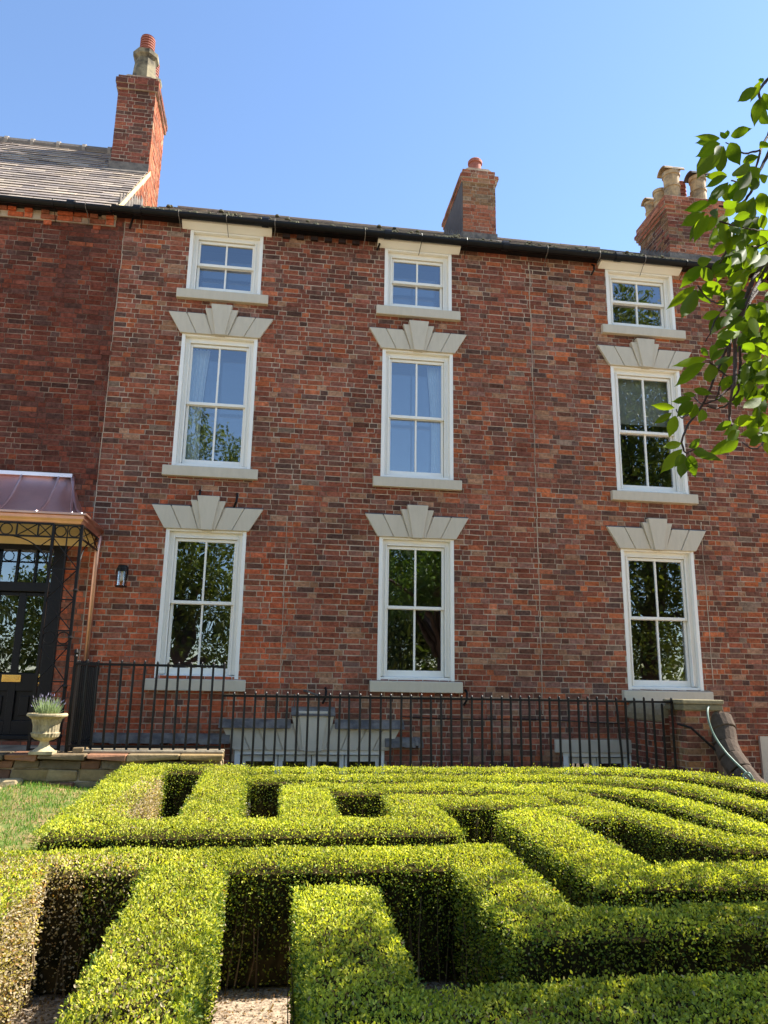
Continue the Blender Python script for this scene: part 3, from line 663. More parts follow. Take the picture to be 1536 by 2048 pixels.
# ------------------------------------------------------------------ porch
PY = 9.30; PX = -2.30; PL = -4.6
por = thing('entrance_porch', 'copper roofed porch on black iron trellis at the left front door', 'porch')
def sweep(t):                                   # concave bell-cast section: t 0 = eave, 1 = at the wall
    return t, (1 - math.cos(t * math.pi / 2)) ** 1.15
cp = MB(); N = 12; E0, T0 = 3.60, 4.28
ring = []
for i in range(N + 1):
    t = i / N; s, hgt = sweep(t); y = PY + .03 + (D - .02 - PY - .03) * s; z = E0 + (T0 - E0) * hgt
    xr = PX - .03 - .45 * s; xl = PL + .03 + .45 * s
    ring.append(((xl, y, z), (xr, y, z), (xr, D - .004, z), (xl, D - .004, z)))
vs = [q for r_ in ring for q in r_]
cp.add(vs, [f for i in range(N) for f in ((4 * i, 4 * i + 1, 4 * i + 5, 4 * i + 4), (4 * i + 1, 4 * i + 2, 4 * i + 6, 4 * i + 5), (4 * i + 3, 4 * i, 4 * i + 4, 4 * i + 7))])
croof = cp.build('copper_roof', M['copper'], por, smooth=True)
for k in range(7):
    sm = MB(); x0 = PX - .17 - k * .47
    if x0 < PL + .2: break
    sm.tube([(x0 - (.28 * (i / N) if k == 0 else 0), ring[i][0][1] - .006, ring[i][0][2] + .012) for i in range(2, N + 1)], .017, 8); sm.build('roof_seam', M['copper'], croof, smooth=True)
sm = MB(); sm.tube([(r_[1][0], r_[1][1] - .004, r_[1][2] + .01) for r_ in ring[2:]], .018, 8); sm.build('roof_seam', M['copper'], croof, smooth=True)
sm = MB(); sm.box(PL + .4, PX - .47, D - .05, D - .003, T0 + .0, T0 + .05); sm.build('wall_flashing', M['copper'], croof)
# moulded copper eaves gutter on the front and the right return
prof = [(0, 0), (.02, -.0), (.035, .03), (.055, .055), (.06, .09), (.085, .10), (.085, .125), (0, .125)]
cg = MB(); z0 = 3.47
n = len(prof); vs = []
path = [((PX, D - .004), (1, 0)), ((PX, PY), (1, -1)), ((PL, PY), (-1, -1)), ((PL, D - .004), (-1, 0))]
for (px_, py_), (ox, oy) in path:
    for a, b in prof: vs.append((px_ - .085 * (1 if ox > 0 else -1) + a * ox, py_ + .085 * (1 if oy < 0 else 0) + a * oy, z0 + b))
cg.add(vs, [(k * n + i, k * n + (i + 1) % n, (k + 1) * n + (i + 1) % n, (k + 1) * n + i) for k in range(3) for i in range(n)] + [tuple(range(n)), tuple(range(4 * n - 1, 3 * n - 1, -1))])
cg.build('copper_gutter', M['copper2'], por)
sf = MB(); sf.box(PL + .1, PX - .1, PY + .1, D - .006, 3.478, 3.50); sf.box(PL + .1, PX - .11, D - .025, D - .007, 3.36, 3.477); sf.build('soffit', M['cream'], por)
dp = MB(); dp.tube([(PX - .03, D - .07, 3.5), (PX - .05, D - .06, 3.3), (PX - .05, D - .06, .95)], .034, 12); dp.build('downpipe', M['copper2'], por, smooth=True)
# trellis pilasters, frieze and spandrels
def bar(mb, a, b, r=.011): mb.tube([a, b], r, 6)
def ringc(mb, c, r, t=.008, ax='y'):
    pts = [((c[0] + r * math.cos(q), c[1], c[2] + r * math.sin(q)) if ax == 'y' else (c[0], c[1] + r * math.cos(q), c[2] + r * math.sin(q))) for q in np.linspace(0, 2 * math.pi, 21)]
    mb.tube(pts, t, 5, caps=False)
FZ0, FZ1 = 3.30, 3.455
def pilaster(x0, x1, y):
    t = MB(); xm = (x0 + x1) / 2
    t.box(x0 - .016, x0 + .016, y - .016, y + .016, .865, FZ1); t.box(x1 - .016, x1 + .016, y - .016, y + .016, .865, FZ1)
    zs = [.88, 1.20, 1.62, 2.03, 2.20, 2.56, 2.92, FZ0, FZ1 - .01]
    for z in zs: t.box(x0, x1, y - .008, y + .008, z - .008, z + .008)
    for a, b in zip(zs, zs[1:]):
        if (a, b) in ((.88, 1.20), (2.03, 2.20), (FZ0, FZ1 - .01)):
            r = (x1 - x0) / 4 - .012
            for xx in ((x0 + xm) / 2, (x1 + xm) / 2): ringc(t, (xx, y, (a + b) / 2), min(r, (b - a) / 2 - .01))
            t.box(xm - .006, xm + .006, y - .006, y + .006, a, b)
        else:
            bar(t, (x0, y, a), (x1, y, b), .007); bar(t, (x1, y - .004, a), (x0, y - .004, b), .007)
            t.box(xm - .007, xm + .007, y - .007, y + .007, a, b)
    for z in np.arange(1.0, 3.2, .55): t.lathe(x1, y, [(.024, z), (.03, z + .02), (.024, z + .04)], 8)
    return t
pilaster(-2.665, -2.345, PY + .06).build('trellis_panel', M['iron'], por)
pilaster(-4.55, -4.23, PY + .06).build('trellis_panel', M['iron'], por)
fr = MB(); y = PY + .06
for z in (FZ0, FZ1): fr.box(-4.23, -2.665, y - .012, y + .012, z - .01, z + .01)
x = -2.68; k = 0
while x > -4.2:
    wd = .24 if k % 3 else .16
    fr.box(x - wd - .008, x - wd + .008, y - .008, y + .008, FZ0, FZ1)
    if k % 3 == 2: ringc(fr, (x - wd / 2, y, (FZ0 + FZ1) / 2), .066)
    else: bar(fr, (x, y, FZ0), (x - wd, y, FZ1), .007); bar(fr, (x - wd, y, FZ0), (x, y, FZ1), .007)
    x -= wd; k += 1
arc = [(-2.68 - .52 * (1 - math.cos(q)), y, FZ0 - .0 - .42 * (1 - math.sin(q))) for q in np.linspace(0, math.pi / 2, 10)]; fr.tube(arc, .009, 6)
bar(fr, (-2.68, y, FZ0 - .02), (-2.85, y, FZ0 - .16), .007)
for z in (FZ0, FZ1): fr.box(-2.355, -2.335, y, D - .01, z - .01, z + .01)
for a, b in ((y, y + .45), (y + .45, D - .02)): bar(fr, (-2.345, a, FZ0), (-2.345, b, FZ1), .007); bar(fr, (-2.345, b, FZ0), (-2.345, a, FZ1), .007)
fr.tube([(-2.345, y + .05 + .42 * (1 - math.cos(q)), FZ0 - .4 * (1 - math.sin(q))) for q in np.linspace(0, math.pi / 2, 9)], .009, 6)
fr.build('frieze', M['iron'], por)

# ------------------------------------------------------------------ lantern on the wall
la = thing('wall_lantern', 'black cylindrical glass lantern fixed to the brick wall right of the porch', 'lantern')
x, y, z = -1.995, D - .13, 2.83
b = MB(); b.box(x - .035, x + .05, D - .022, D - .002, z + .14, z + .28); b.box(x - .012, x + .012, y, D - .02, z + .205, z + .235); b.build('bracket', M['iron'], la)
b = MB(); b.lathe(x, y, [(.062, z + .20), (.075, z + .205), (.075, z + .245), (.062, z + .25), (.062, z + .275), (.05, z + .285)], 18); b.lathe(x, y, [(.074, z), (.078, z + .006), (.074, z + .014)], 18)
for k in range(6): q = k * math.pi / 3 + .3; b.tube([(x + .068 * math.cos(q), y + .068 * math.sin(q), z + .01), (x + .068 * math.cos(q), y + .068 * math.sin(q), z + .205)], .004, 5)
b.build('cage', M['iron'], la)
b = MB(); b.lathe(x, y, [(.058, z + .012), (.058, z + .204)], 18); b.build('glass', M['lampglass'], la)
b = MB(); b.lathe(x, y, [(.012, z + .2), (.014, z + .15), (.024, z + .12), (.02, z + .09), (.006, z + .08)], 10); b.build('bulb', M['bulb'], la)

# ------------------------------------------------------------------ terrace, retaining wall
def stone_col(): 
    c = lin(random.choice([(166, 144, 108), (146, 126, 96), (130, 112, 86), (178, 150, 104), (150, 108, 82)])); k = random.gauss(.72, .1); return tuple(v * k for v in c)
t = MB(); t.box(-9, -2.26, 9.0, D + .0, .3, .855); t.build('terrace', M['paving'])['kind'] = 'structure'
rw = thing('stone_retaining_wall', 'low rough sandstone wall with flat coping below the tall railing', 'wall')
def rough_block(mb, x0, x1, y0, y1, z0, z1, j=.012, col=None):
    g = lambda: random.gauss(0, j)
    mb.hexa([(x0 + g(), y0 + g(), z0 + g()), (x1 + g(), y0 + g(), z0 + g()), (x1, y1, z0), (x0, y1, z0), (x0 + g(), y0 + g(), z1 + g() * .4), (x1 + g(), y0 + g(), z1 + g() * .4), (x1, y1, z1), (x0, y1, z1)], 0, col or stone_col())
b = MB()
for z0, z1 in ((.10, .27), (.28, .43), (.44, .58), (.59, .71), (.72, .80)):
    x = -4.6
    while x < -.55:
        wd = random.uniform(.18, .5); yo = 8.90 + random.gauss(0, .012) - (.06 if x < -2.45 and z1 < .6 else 0)
        rough_block(b, x, min(x + wd - .012, -.5), yo, 9.24, z0, z1); x += wd
b.build('stonework', M['stone'], rw, bevel=.012)
b = MB(); b.box(-4.6, -.52, 8.935, 9.2, .1, .79); b.build('mortar_core', M['mortar'], rw)
x = -4.4
for wd in (.62, .48, .55, .33, .5, .42, .55, .46): 
    c = MB(); rough_block(c, x, x + wd - .012, 8.83, 9.27, .803, .868, .008, stone_col()); c.build('coping_stone', M['stone'], rw, bevel=.012); x += wd
c = MB(); c.box(-2.0, -.5, 8.99, 9.26, .869, .90, 0, lin((150, 138, 116))); rough_block(c, -2.1, -2.0, 8.97, 9.26, .869, .93, .008); c.build('coping_stone', M['stone'], rw, bevel=.01)
for i, (x, wd, zz, yy) in enumerate(((-2.66, .34, .52, 8.66), (-3.1, .42, .55, 8.68), (-2.9, .36, .62, 8.76), (-3.36, .42, .66, 8.78))):
    c = MB(); rough_block(c, x, x + wd, yy, 8.93, zz - .14, zz, .03, lin((168, 148, 112))); o_ = c.build('loose_stone', M['stone'], rw, bevel=.03)

# ------------------------------------------------------------------ railings
RYF = 9.12
def railing(name, label, segs, group=None):
    t = thing(name, label, 'railing', group=group); return t
tall = railing('iron_railing', 'taller black iron railing on the stone coping beside the porch', None)
def rail_bar(parent, x, y, z0, z1, lean=0, r=.0145):
    b = MB(); b.tube([(x, y, z0), (x + lean, y, z1 - .03), (x + lean, y, z1 - .012), (x + lean, y, z1)], [r, r, r * .95, r * .35], 6); return b.build('bar', M['iron'], parent)
zt = 1.868
r = MB(); r.box(-2.2, -.55, RYF - .018, RYF + .018, zt - .062, zt - .035); r.box(-2.2, -.55, RYF - .018, RYF + .018, .925, .943); r.build('top_rail', M['iron'], tall)
r = MB(); r.box(-2.212, -2.188, RYF, D - .004, zt - .062, zt - .035); r.box(-2.215, -2.185, D - .05, D - .003, zt - .16, zt - .03); r.box(-2.212, -2.188, RYF, D - .004, .93, .948); r.build('return_rail', M['iron'], tall)
r = MB(); r.box(-2.216, -2.184, RYF - .016, RYF + .016, .87, zt + .02); r.lathe(-2.2, RYF, [(.018, zt + .02), (.026, zt + .035), (.016, zt + .055), (.028, zt + .075), (.02, zt + .1), (.004, zt + .12)], 10); r.build('corner_post', M['iron'], tall)
nb = 12
for i in range(1, nb + 1): rail_bar(tall, -2.2, RYF + (D - RYF) * i / (nb + .6), .86, zt + random.gauss(0, .004))
for i in range(1, 14): rail_bar(tall, -2.2 + 1.65 * i / 13, RYF, .87, zt + random.gauss(0, .004), random.gauss(0, .004))
low = railing('iron_railing', 'lower black iron railing running behind the box hedges to the brick pier', None)
r = MB(); r.box(-.545, 4.98, RYF - .018, RYF + .018, 1.482, 1.507); r.box(-.545, 4.98, RYF - .018, RYF + .018, .36, .376); r.build('top_rail', M['iron'], low)
nb = 45
for i in range(1, nb + 1):
    x = -.545 + 5.50 * i / (nb + .3); ln = random.gauss(0, .005) + (-.07 if i in (39,) else 0)
    rail_bar(low, x + (.07 if i == 39 else 0), RYF, .30, 1.545 - (.07 if i == 44 else 0) + random.gauss(0, .005), ln)
kb = MB(); kb.box(-.5, 4.95, RYF - .09, RYF + .12, -.2, .33); o_ = kb.build('kerb_wall', M['stone'], low)

# ------------------------------------------------------------------ brick pier, coped walls, handrail and hose at the right
gw = thing('garden_wall', 'old brick pier and round-coped wall stepping down at the right end of the railing', 'wall')
b = MB(); brick_block(b, 4.98, 5.42, 8.92, 9.32, -.3, 1.40, PAL_OLD + PAL_SOOT); b.build('pier', [M['brick'], M['mortar']], gw)
b = MB(); b.box(4.945, 5.455, 8.885, 9.355, 1.402, 1.475, 0, lin((122, 114, 90))); b.box(4.93, 5.47, 8.87, 9.37, 1.477, 1.53, 0, lin((138, 128, 102))); b.build('pier_cap', M['stone'], gw, bevel=.012)
b = MB(); brick_block(b, 4.92, 5.16, 9.33, D - .005, -.8, 1.30, PAL_SOOT + PAL_MAIN, 'flr'); b.build('cross_wall', [M['brick'], M['mortar']], gw)
b = MB(); b.tube([(5.04, 9.335, 1.33), (5.04, D - .002, 1.34)], .155, 14, 0, lin((150, 136, 108))); b.build('round_coping', M['stone'], gw)
path = [tuple(on_y(px_, py_, y_)) for px_, py_, y_ in ((1392, 1436, 9.14), (1418, 1434, 9.06), (1438, 1440, 8.98), (1447, 1462, 8.90), (1451, 1490, 8.82), (1463, 1517, 8.70), (1482, 1545, 8.55), (1506, 1575, 8.40), (1535, 1612, 8.20))]
b = MB()
x0, y0, z0 = path[0]; x1, y1, z1 = path[3]
brick_block(b, 5.425, x1 + .02, 8.99, 9.16, -.3, z0 - .02, PAL_OLD, 'f')
b.build('stair_wall', [M['brick'], M['mortar']], gw)
b = MB()
for (x0, y0, z0), (x1, y1, z1) in zip(path[3:], path[4:]):
    b.hexa([(x0 - .12, y0, -.3), (x0 + .10, y0, -.3), (x1 + .10, y1, -.3), (x1 - .12, y1, -.3), (x0 - .12, y0, z0), (x0 + .10, y0, z0), (x1 + .10, y1, z1), (x1 - .12, y1, z1)], 0, pick(PAL_OLD))
b.build('ramp_wall', M['stone'], gw)
for i in range(len(path) - 1):
    p0, p1 = Vector(path[i]), Vector(path[i + 1]); d_ = (p1 - p0); p1 = p0 + d_ * .97; p0 = p0 - d_ * (.12 if i in (2, 3) else 0)
    b = MB(); b.tube([p0, p1], .15 + random.gauss(0, .006), 16, 0, lin(random.choice([(94, 80, 68), (84, 72, 62), (104, 90, 74), (74, 64, 58)]))); b.build('coping_brick', M['stone'], gw, bevel=.012)
hr = MB(); hr.tube([(4.90, 8.98, 1.24), (5.02, 8.88, 1.20), (5.25, 8.84, .98), (5.6, 8.55, .55)], .014, 8)
tag(hr.build('handrail', M['iron']), 'thin black iron handrail sloping down in front of the old brick pier', 'handrail')
hs = MB(); hp = [tuple(on_y(px_, py_, y_)) for px_, py_, y_ in ((1438, 1440, 9.16), (1428, 1411, 9.0), (1416, 1416, 8.86), (1417, 1440, 8.76), (1428, 1470, 8.72), (1448, 1500, 8.62), (1468, 1522, 8.5), (1490, 1543, 8.36), (1506, 1560, 8.2), (1498, 1546, 8.2), (1486, 1552, 8.24), (1502, 1566, 8.16), (1530, 1600, 8.0))]
pts = []
for i in range(len(hp) - 1):
    a, b_, c_, d_ = (Vector(hp[max(0, min(len(hp) - 1, i + k))]) for k in (-1, 0, 1, 2))
    for k in range(5):
        u = k / 5; pts.append(.5 * ((2 * b_) + (c_ - a) * u + (2 * a - 5 * b_ + 4 * c_ - d_) * u * u + (3 * b_ - a - 3 * c_ + d_) * u ** 3))
hs.tube(pts, .012, 8); tag(hs.build('garden_hose', M['hose'], smooth=True), 'pale green garden hose draped over the round coping beside the pier', 'hose')

# ------------------------------------------------------------------ urn and lavender
ur = thing('stone_urn', 'fluted weathered stone urn on the terrace edge before the trellis', 'urn')
ux, uy, uz = -2.385, 8.93, .866
b = MB(); b.box(ux - .12, ux + .12, uy - .12, uy + .12, uz, uz + .03); b.lathe(ux, uy, [(.115, uz + .03), (.10, uz + .045), (.06, uz + .075), (.045, uz + .12), (.05, uz + .135)], 32); b.build('pedestal', M['urn'], ur)
b = MB(); b.lathe(ux, uy, [(.05, uz + .135), (.10, uz + .15), (.135, uz + .175), (.145, uz + .205), (.148, uz + .215), (.132, uz + .225), (.135, uz + .30), (.155, uz + .36), (.19, uz + .385), (.205, uz + .39), (.208, uz + .405), (.20, uz + .42), (.17, uz + .42), (.15, uz + .38)], 48, 0, (1, 7, .95)); b.build('bowl', M['urn'], ur)
lv = []; 
n = 420; ang = rng.uniform(0, 2 * np.pi, n); tilt = np.abs(rng.normal(0, .42, n)); Lh = rng.uniform(.10, .21, n) * (1 - .25 * tilt)
base = np.stack([ux + .10 * np.sqrt(rng.random(n)) * np.cos(ang), uy + .10 * np.sqrt(rng.random(n)) * np.sin(ang), np.full(n, uz + .40)], 1)
ax = np.stack([np.sin(tilt) * np.cos(ang), np.sin(tilt) * np.sin(ang), np.cos(tilt)], 1)
def blades(P, A, L_, W_, rnd=None):
    n = len(P); q = rng.normal(size=(n, 3)); s = np.cross(A, q); s /= np.linalg.norm(s, axis=1)[:, None] + 1e-9
    V = np.empty((n, 4, 3)); V[:, 0] = P - s * (W_ * .3)[:, None]; V[:, 1] = P + A * (L_ * .5)[:, None] - s * (W_ * .5)[:, None]; V[:, 2] = P + A * L_[:, None]; V[:, 3] = P + A * (L_ * .4)[:, None] + s * (W_ * .5)[:, None]
    return V.reshape(-1, 3), np.arange(4 * n).reshape(n, 4)
V, F = blades(base, ax, Lh, np.full(n, .006)); cols = np.array(lin((150, 166, 120))) * rng.normal(1, .2, (n, 1))
lav = thing('lavender_plant', 'small lavender plant growing in the stone urn', 'plant')
np_mesh('stems', V, F, cols, M['lavender'], lav)
k = n // 6; V, F = blades(base[:k] + ax[:k] * Lh[:k, None], ax[:k], np.full(k, .035), np.full(k, .011)); np_mesh('flowers', V, F, np.array(lin((140, 132, 156))) * rng.normal(1, .15, (k, 1)), M['lavender'], lav)

# ------------------------------------------------------------------ ground
def gz(y): return .04 * (y - 4.55) - .065
def patch(name, xs, ys, zf, m):
    V = np.array([(x, y, zf(x, y)) for y in ys for x in xs]); nx = len(xs)
    F = np.array([(j * nx + i, j * nx + i + 1, (j + 1) * nx + i + 1, (j + 1) * nx + i) for j in range(len(ys) - 1) for i in range(nx - 1)])
    o = np_mesh(name, V, F, np.ones((len(F), 3)), m, smooth=True); o['kind'] = 'structure'; return o
patch('gravel_path', [-120, -30, -6, 0, 3, 6, 12, 40, 120], [-150, -40, -10, 0, 2, 4, 6, 8, 9.02], lambda x, y: gz(max(y, 1.5)), M['gravel'])
f = MB(); f.box(-2.25, 12, 9.0, D + .1, -1.2, -.6); f.build('basement_area', M['floor'])['kind'] = 'structure'
LXR = -1.62
def lawn_z(x, y):
    t = min(1, max(0, (y - 5.2) / (8.7 - 5.2))); e = min(1, max(0, (LXR + .15 - x) / .35))
    return gz(y) + .012 + (.42 * t ** .9) * e + .03 * math.sin(x * 5 + y * 3) * e
patch('lawn', list(np.linspace(-9, -2.6, 12)) + list(np.linspace(-2.5, LXR + .15, 10)), list(np.linspace(3.5, 8.95, 24)), lawn_z, M['soil'])
n = 30000; gx_ = rng.uniform(-3.9, LXR + .1, n); gy_ = rng.uniform(5.0, 8.92, n)
bare = np.sin(gx_ * 4.1 + 1) + np.sin(gy_ * 3.3 + gx_ * 2) + .6 * np.sin(gx_ * 9 - gy_ * 7); keep = (bare < .55) | (rng.random(n) < .22)
gx_, gy_, bare = gx_[keep], gy_[keep], bare[keep]; n = len(gx_)
P = np.stack([gx_, gy_, [lawn_z(a, b) for a, b in zip(gx_, gy_)]], 1); A = rng.normal(0, .35, (n, 3)); A[:, 2] = 1; A /= np.linalg.norm(A, axis=1)[:, None]
V, F = blades(P, A, rng.uniform(.02, .055, n), np.full(n, .006))
cg_ = np.where((rng.random(n) < .25 + .2 * (bare > .5))[:, None], np.array(lin((168, 150, 92))), np.array(lin((88, 128, 42)))) * rng.normal(1, .18, (n, 1))
np_mesh('grass', V, F, np.clip(cg_, .01, 1), M['grass'])['kind'] = 'stuff'

# ------------------------------------------------------------------ box hedges
HH = .606
def top_z(y): return HH + .04 * (y - 4.55)
def sdf(X, Y, segs):
    d = np.full(X.shape, 9.0)
    for (ax_, ay), (bx, by), hw, e0, e1 in segs:
        L_ = math.hypot(bx - ax_, by - ay); tx, ty = (bx - ax_) / L_, (by - ay) / L_
        u = (X - ax_) * tx + (Y - ay) * ty; v = np.abs(-(X - ax_) * ty + (Y - ay) * tx) - hw
        q = np.maximum(-u - e0, u - L_ - e1)
        d = np.minimum(d, np.where((v > 0) & (q > 0), np.hypot(v, q), np.maximum(v, q)))
    return d
def strip(pts, hw, e0=0, e1=0):
    out = []
    for i, (a, b) in enumerate(zip(pts, pts[1:])): out.append((a, b, hw, e0 if i == 0 else hw * .5, e1 if i == len(pts) - 2 else hw * .5))
    return out
HEDGES = [
 ('comb-shaped box hedge beside the lawn, with a brown scorched flank near its left end', strip([(-1.28, 5.63), (-1.28, 8.72)], .265, 0, .2) + strip([(-1.28, 5.86), (1.41, 5.86)], .235, .26) + strip([(-1.3, 8.70), (-.2, 8.70)], .19) + strip([(-.43, 5.8), (-.43, 8.7)], .235) + strip([(1.2, 5.63), (1.2, 7.02)], .22) + strip([(1.2, 6.79), (2.47, 6.79)], .215)),
 ('box hedge with a short thick stub toward the viewer, third row from the railing', strip([(.34, 6.06), (.34, 7.6)], .235) + strip([(.11, 7.44), (2.4, 7.44)], .205) + strip([(2.3, 7.42), (2.62, 7.1), (2.84, 6.6), (2.99, 6.05), (3.07, 5.6), (3.22, 5.24), (3.5, 5.14), (4.6, 5.14)], .18) + strip([(2.4, 7.46), (2.95, 7.45), (3.28, 7.32), (3.53, 6.95), (3.62, 6.5), (3.64, 6.0), (3.74, 5.4), (3.9, 4.6)], .15)),
 ('long narrow box hedge curving away at the right, second row in front of the railing', strip([(-.2, 8.02), (2.9, 8.0), (3.5, 7.92), (3.98, 7.68), (4.2, 7.2), (4.29, 6.6), (4.37, 5.9), (4.5, 5.0)], .165)),
 ('rearmost narrow box hedge directly below the railing', strip([(-.2, 8.56), (3.6, 8.55), (4.2, 8.48), (4.62, 8.25), (4.86, 7.85), (5.02, 7.3), (5.2, 6.6), (5.4, 5.6)], .16)),
 ('box hedge turning an L in the right middle, with a dark shaded left flank', strip([(2.07, 4.27), (2.07, 6.3)], .27) + strip([(2.0, 6.2), (2.75, 6.28)], .2) + strip([(1.8, 4.48), (4.2, 4.48)], .225)),
 ('large box hedge crossing the foreground with half-dead brown foliage at its left end', strip([(-3.4, 4.965), (1.55, 4.965)], .225) + strip([(-1.45, 1.6), (-1.45, 5.0)], .30) + strip([(-.43, 1.9), (-.43, 5.0)], .235) + strip([(1.33, 3.54), (1.33, 5.2)], .23) + strip([(1.3, 3.745), (4.2, 3.745)], .2)),
 ('nearest box hedge at the bottom right, a blunt spur with a wide shaded top', strip([(.38, 1.6), (.38, 4.38)], .235) + strip([(.2, 2.66), (3.6, 2.72)], .42)),
]
ALL = [h[1] for h in HEDGES]
def make_leaves(P, Nn, size, near):
    """leaf blades on points P leaning along Nn"""
    n = len(P); A = Nn + rng.normal(0, .75, (n, 3)); A /= np.linalg.norm(A, axis=1)[:, None]
    S = np.cross(A, Nn + rng.normal(0, .9, (n, 3))); S /= np.linalg.norm(S, axis=1)[:, None] + 1e-9; U_ = np.cross(S, A)
    L_ = size * rng.uniform(.7, 1.3, n); W_ = L_ * rng.uniform(.5, .68, n)
    if near:
        V = np.empty((n, 6, 3)); up = (W_ * .14)[:, None] * U_
        V[:, 0] = P; V[:, 3] = P + A * L_[:, None] - U_ * (L_ * .12)[:, None]
        for i, (t, s) in {1: (.3, .5), 2: (.72, .42), 4: (.72, -.42), 5: (.3, -.5)}.items(): V[:, i] = P + A * (L_ * t)[:, None] + S * (W_ * s)[:, None] + up
        b = (np.arange(n) * 6)[:, None]; F = np.concatenate([b + np.array([[0, 1, 2, 3]]), b + np.array([[0, 3, 4, 5]])], 1).reshape(-1, 4)
        return V.reshape(-1, 3), F, 2
    V = np.empty((n, 4, 3)); V[:, 0] = P; V[:, 1] = P + A * (L_ * .45)[:, None] + S * (W_ * .5)[:, None]; V[:, 2] = P + A * L_[:, None]; V[:, 3] = P + A * (L_ * .45)[:, None] - S * (W_ * .5)[:, None]
    return V.reshape(-1, 3), np.arange(4 * n).reshape(n, 4), 1
def fnoise(X, Y, Z=0):
    return (np.sin(X * 5.3 + 1.3 * np.sin(Y * 3.1)) + np.sin(Y * 6.1 + 1.7 * np.sin(X * 2.7) + 2) + .7 * np.sin(X * 13 + Y * 11 + Z * 7) + .5 * np.sin(X * 23 - Y * 19 + Z * 13)) / 3.2
for label, segs in HEDGES:
    root = thing('box_hedge', label, 'hedge', group='clipped box hedges of the parterre')
    xs = [p[0] for s in segs for p in s[:2]]; ys = [p[1] for s in segs for p in s[:2]]
    bx = (max(min(xs) - .5, -3.7), min(max(xs) + .5, 5.9)); by = (max(min(ys) - .5, 1.5), max(ys) + .5)
    area = (bx[1] - bx[0]) * (by[1] - by[0])
    Vs, Fs, Cs = [], [], []; off = 0
    def sample(dens, kind, y_lo, y_hi, size, near):
        global off
        lo, hi = max(by[0], y_lo), min(by[1], y_hi)
        if hi <= lo: return None
        a_ = (bx[1] - bx[0]) * (hi - lo)
        if kind == 'top':
            n = int(a_ * dens); X = rng.uniform(*bx, n); Y = rng.uniform(lo, hi, n); d = sdf(X, Y, segs) + .018 * fnoise(X * 1.5, Y * 1.5)
            k = d < -.022; X, Y, d = X[k], Y[k], d[k]
            z = HH + .04 * (Y - 4.55) - .045 * np.exp(np.minimum(d, 0) / .045) + .014 * fnoise(X, Y) - .035 * rng.random(len(X)) ** 2 + .012 * fnoise(X * 3, Y * 3)
            z = z + (rng.random(len(X)) < .035) * rng.random(len(X)) * .045
            N_ = np.tile([0, 0, 1.0], (len(X), 1)); hgt = np.ones(len(X))
        else:
            band = .05; n = int(a_ * dens * .62 / band * band * 1.0 * 8); X = rng.uniform(*bx, n); Y = rng.uniform(lo, hi, n); d = sdf(X, Y, segs)
            wob = .016 * fnoise(X * 1.7, Y * 1.7); k = np.abs(d + .042 + wob) < .036; X, Y, d = X[k], Y[k], d[k]
            e = 1e-3; gx0 = (sdf(X + e, Y, segs) - sdf(X - e, Y, segs)); gy0 = (sdf(X, Y + e, segs) - sdf(X, Y - e, segs)); l = np.hypot(gx0, gy0) + 1e-9
            t = rng.random(len(X)) ** .8; hgt = t
            k = rng.random(len(X)) < np.where(t > .6, 1, .72 + .4 * t + .32 * fnoise(X * 2, Y * 2, t * 3)); X, Y, d, gx0, gy0, l, t = (q[k] for q in (X, Y, d, gx0, gy0, l, t)); hgt = t
            pull = -.012 * (1 - t) ** 1.3; X = X + gx0 / l * pull; Y = Y + gy0 / l * pull
            z = gz(Y) + .02 + (HH + .035) * t; N_ = np.stack([gx0 / l, gy0 / l, np.full(len(X), .45)], 1)
        if not len(X): return None
        P = np.stack([X, Y, z], 1)
        px_, py_, dz_ = visible_px(P); k = (dz_ > .1) & (px_ > -1100) & (px_ < 3000)
        P, N_, hgt = P[k], N_[k], hgt[k]
        if not len(P): return None
        V, F, rep = make_leaves(P, N_, size, near); n = len(P)
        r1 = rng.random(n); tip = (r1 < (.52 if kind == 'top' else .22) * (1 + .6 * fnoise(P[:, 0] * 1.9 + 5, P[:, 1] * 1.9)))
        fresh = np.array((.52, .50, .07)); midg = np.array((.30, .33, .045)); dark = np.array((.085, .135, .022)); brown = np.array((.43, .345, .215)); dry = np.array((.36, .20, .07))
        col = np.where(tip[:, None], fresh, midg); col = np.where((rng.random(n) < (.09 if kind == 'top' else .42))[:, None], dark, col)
        X, Y = P[:, 0], P[:, 1]
        pb = .012 + 0 * X
        pb += .85 * ((X < -.88) & (X > -1.12) & (Y > 6.1) & (Y < 8.3) & (P[:, 2] < HH + .04 * (Y - 4.55) - .03)) + .35 * ((X < -.9) & (X > -1.2) & (Y > 6.2) & (Y < 8.0))
        pb += .78 * ((X < -.98) & (Y < 4.9) & (hgt < .97)) + .5 * ((X < -.6) & (X > -1.7) & (Y > 4.65) & (Y < 5.0)) * (.5 + fnoise(X * 1.3, Y)) + .25 * ((X < -1.05) & (Y < 5.0))
        pb += .16 * ((X < -.3) & (X > -.72) & (Y < 3.3)) + .10 * (fnoise(X * .8 + 3, Y * .8) > .55)
        isb = rng.random(n) < pb; col = np.where(isb[:, None], np.where((rng.random(n) < .12)[:, None], dry, brown), col)
        col = col * rng.normal(1, .16, (n, 1)) * (1 + .26 * fnoise(X * .7, Y * .7))[:, None]
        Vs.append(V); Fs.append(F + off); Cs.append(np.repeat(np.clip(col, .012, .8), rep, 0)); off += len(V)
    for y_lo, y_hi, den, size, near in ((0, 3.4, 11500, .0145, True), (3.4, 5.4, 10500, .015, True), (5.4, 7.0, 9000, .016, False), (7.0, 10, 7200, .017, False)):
        sample(den, 'top', y_lo, y_hi, size, near); sample(den * 1.35, 'side', y_lo, y_hi, size, near)
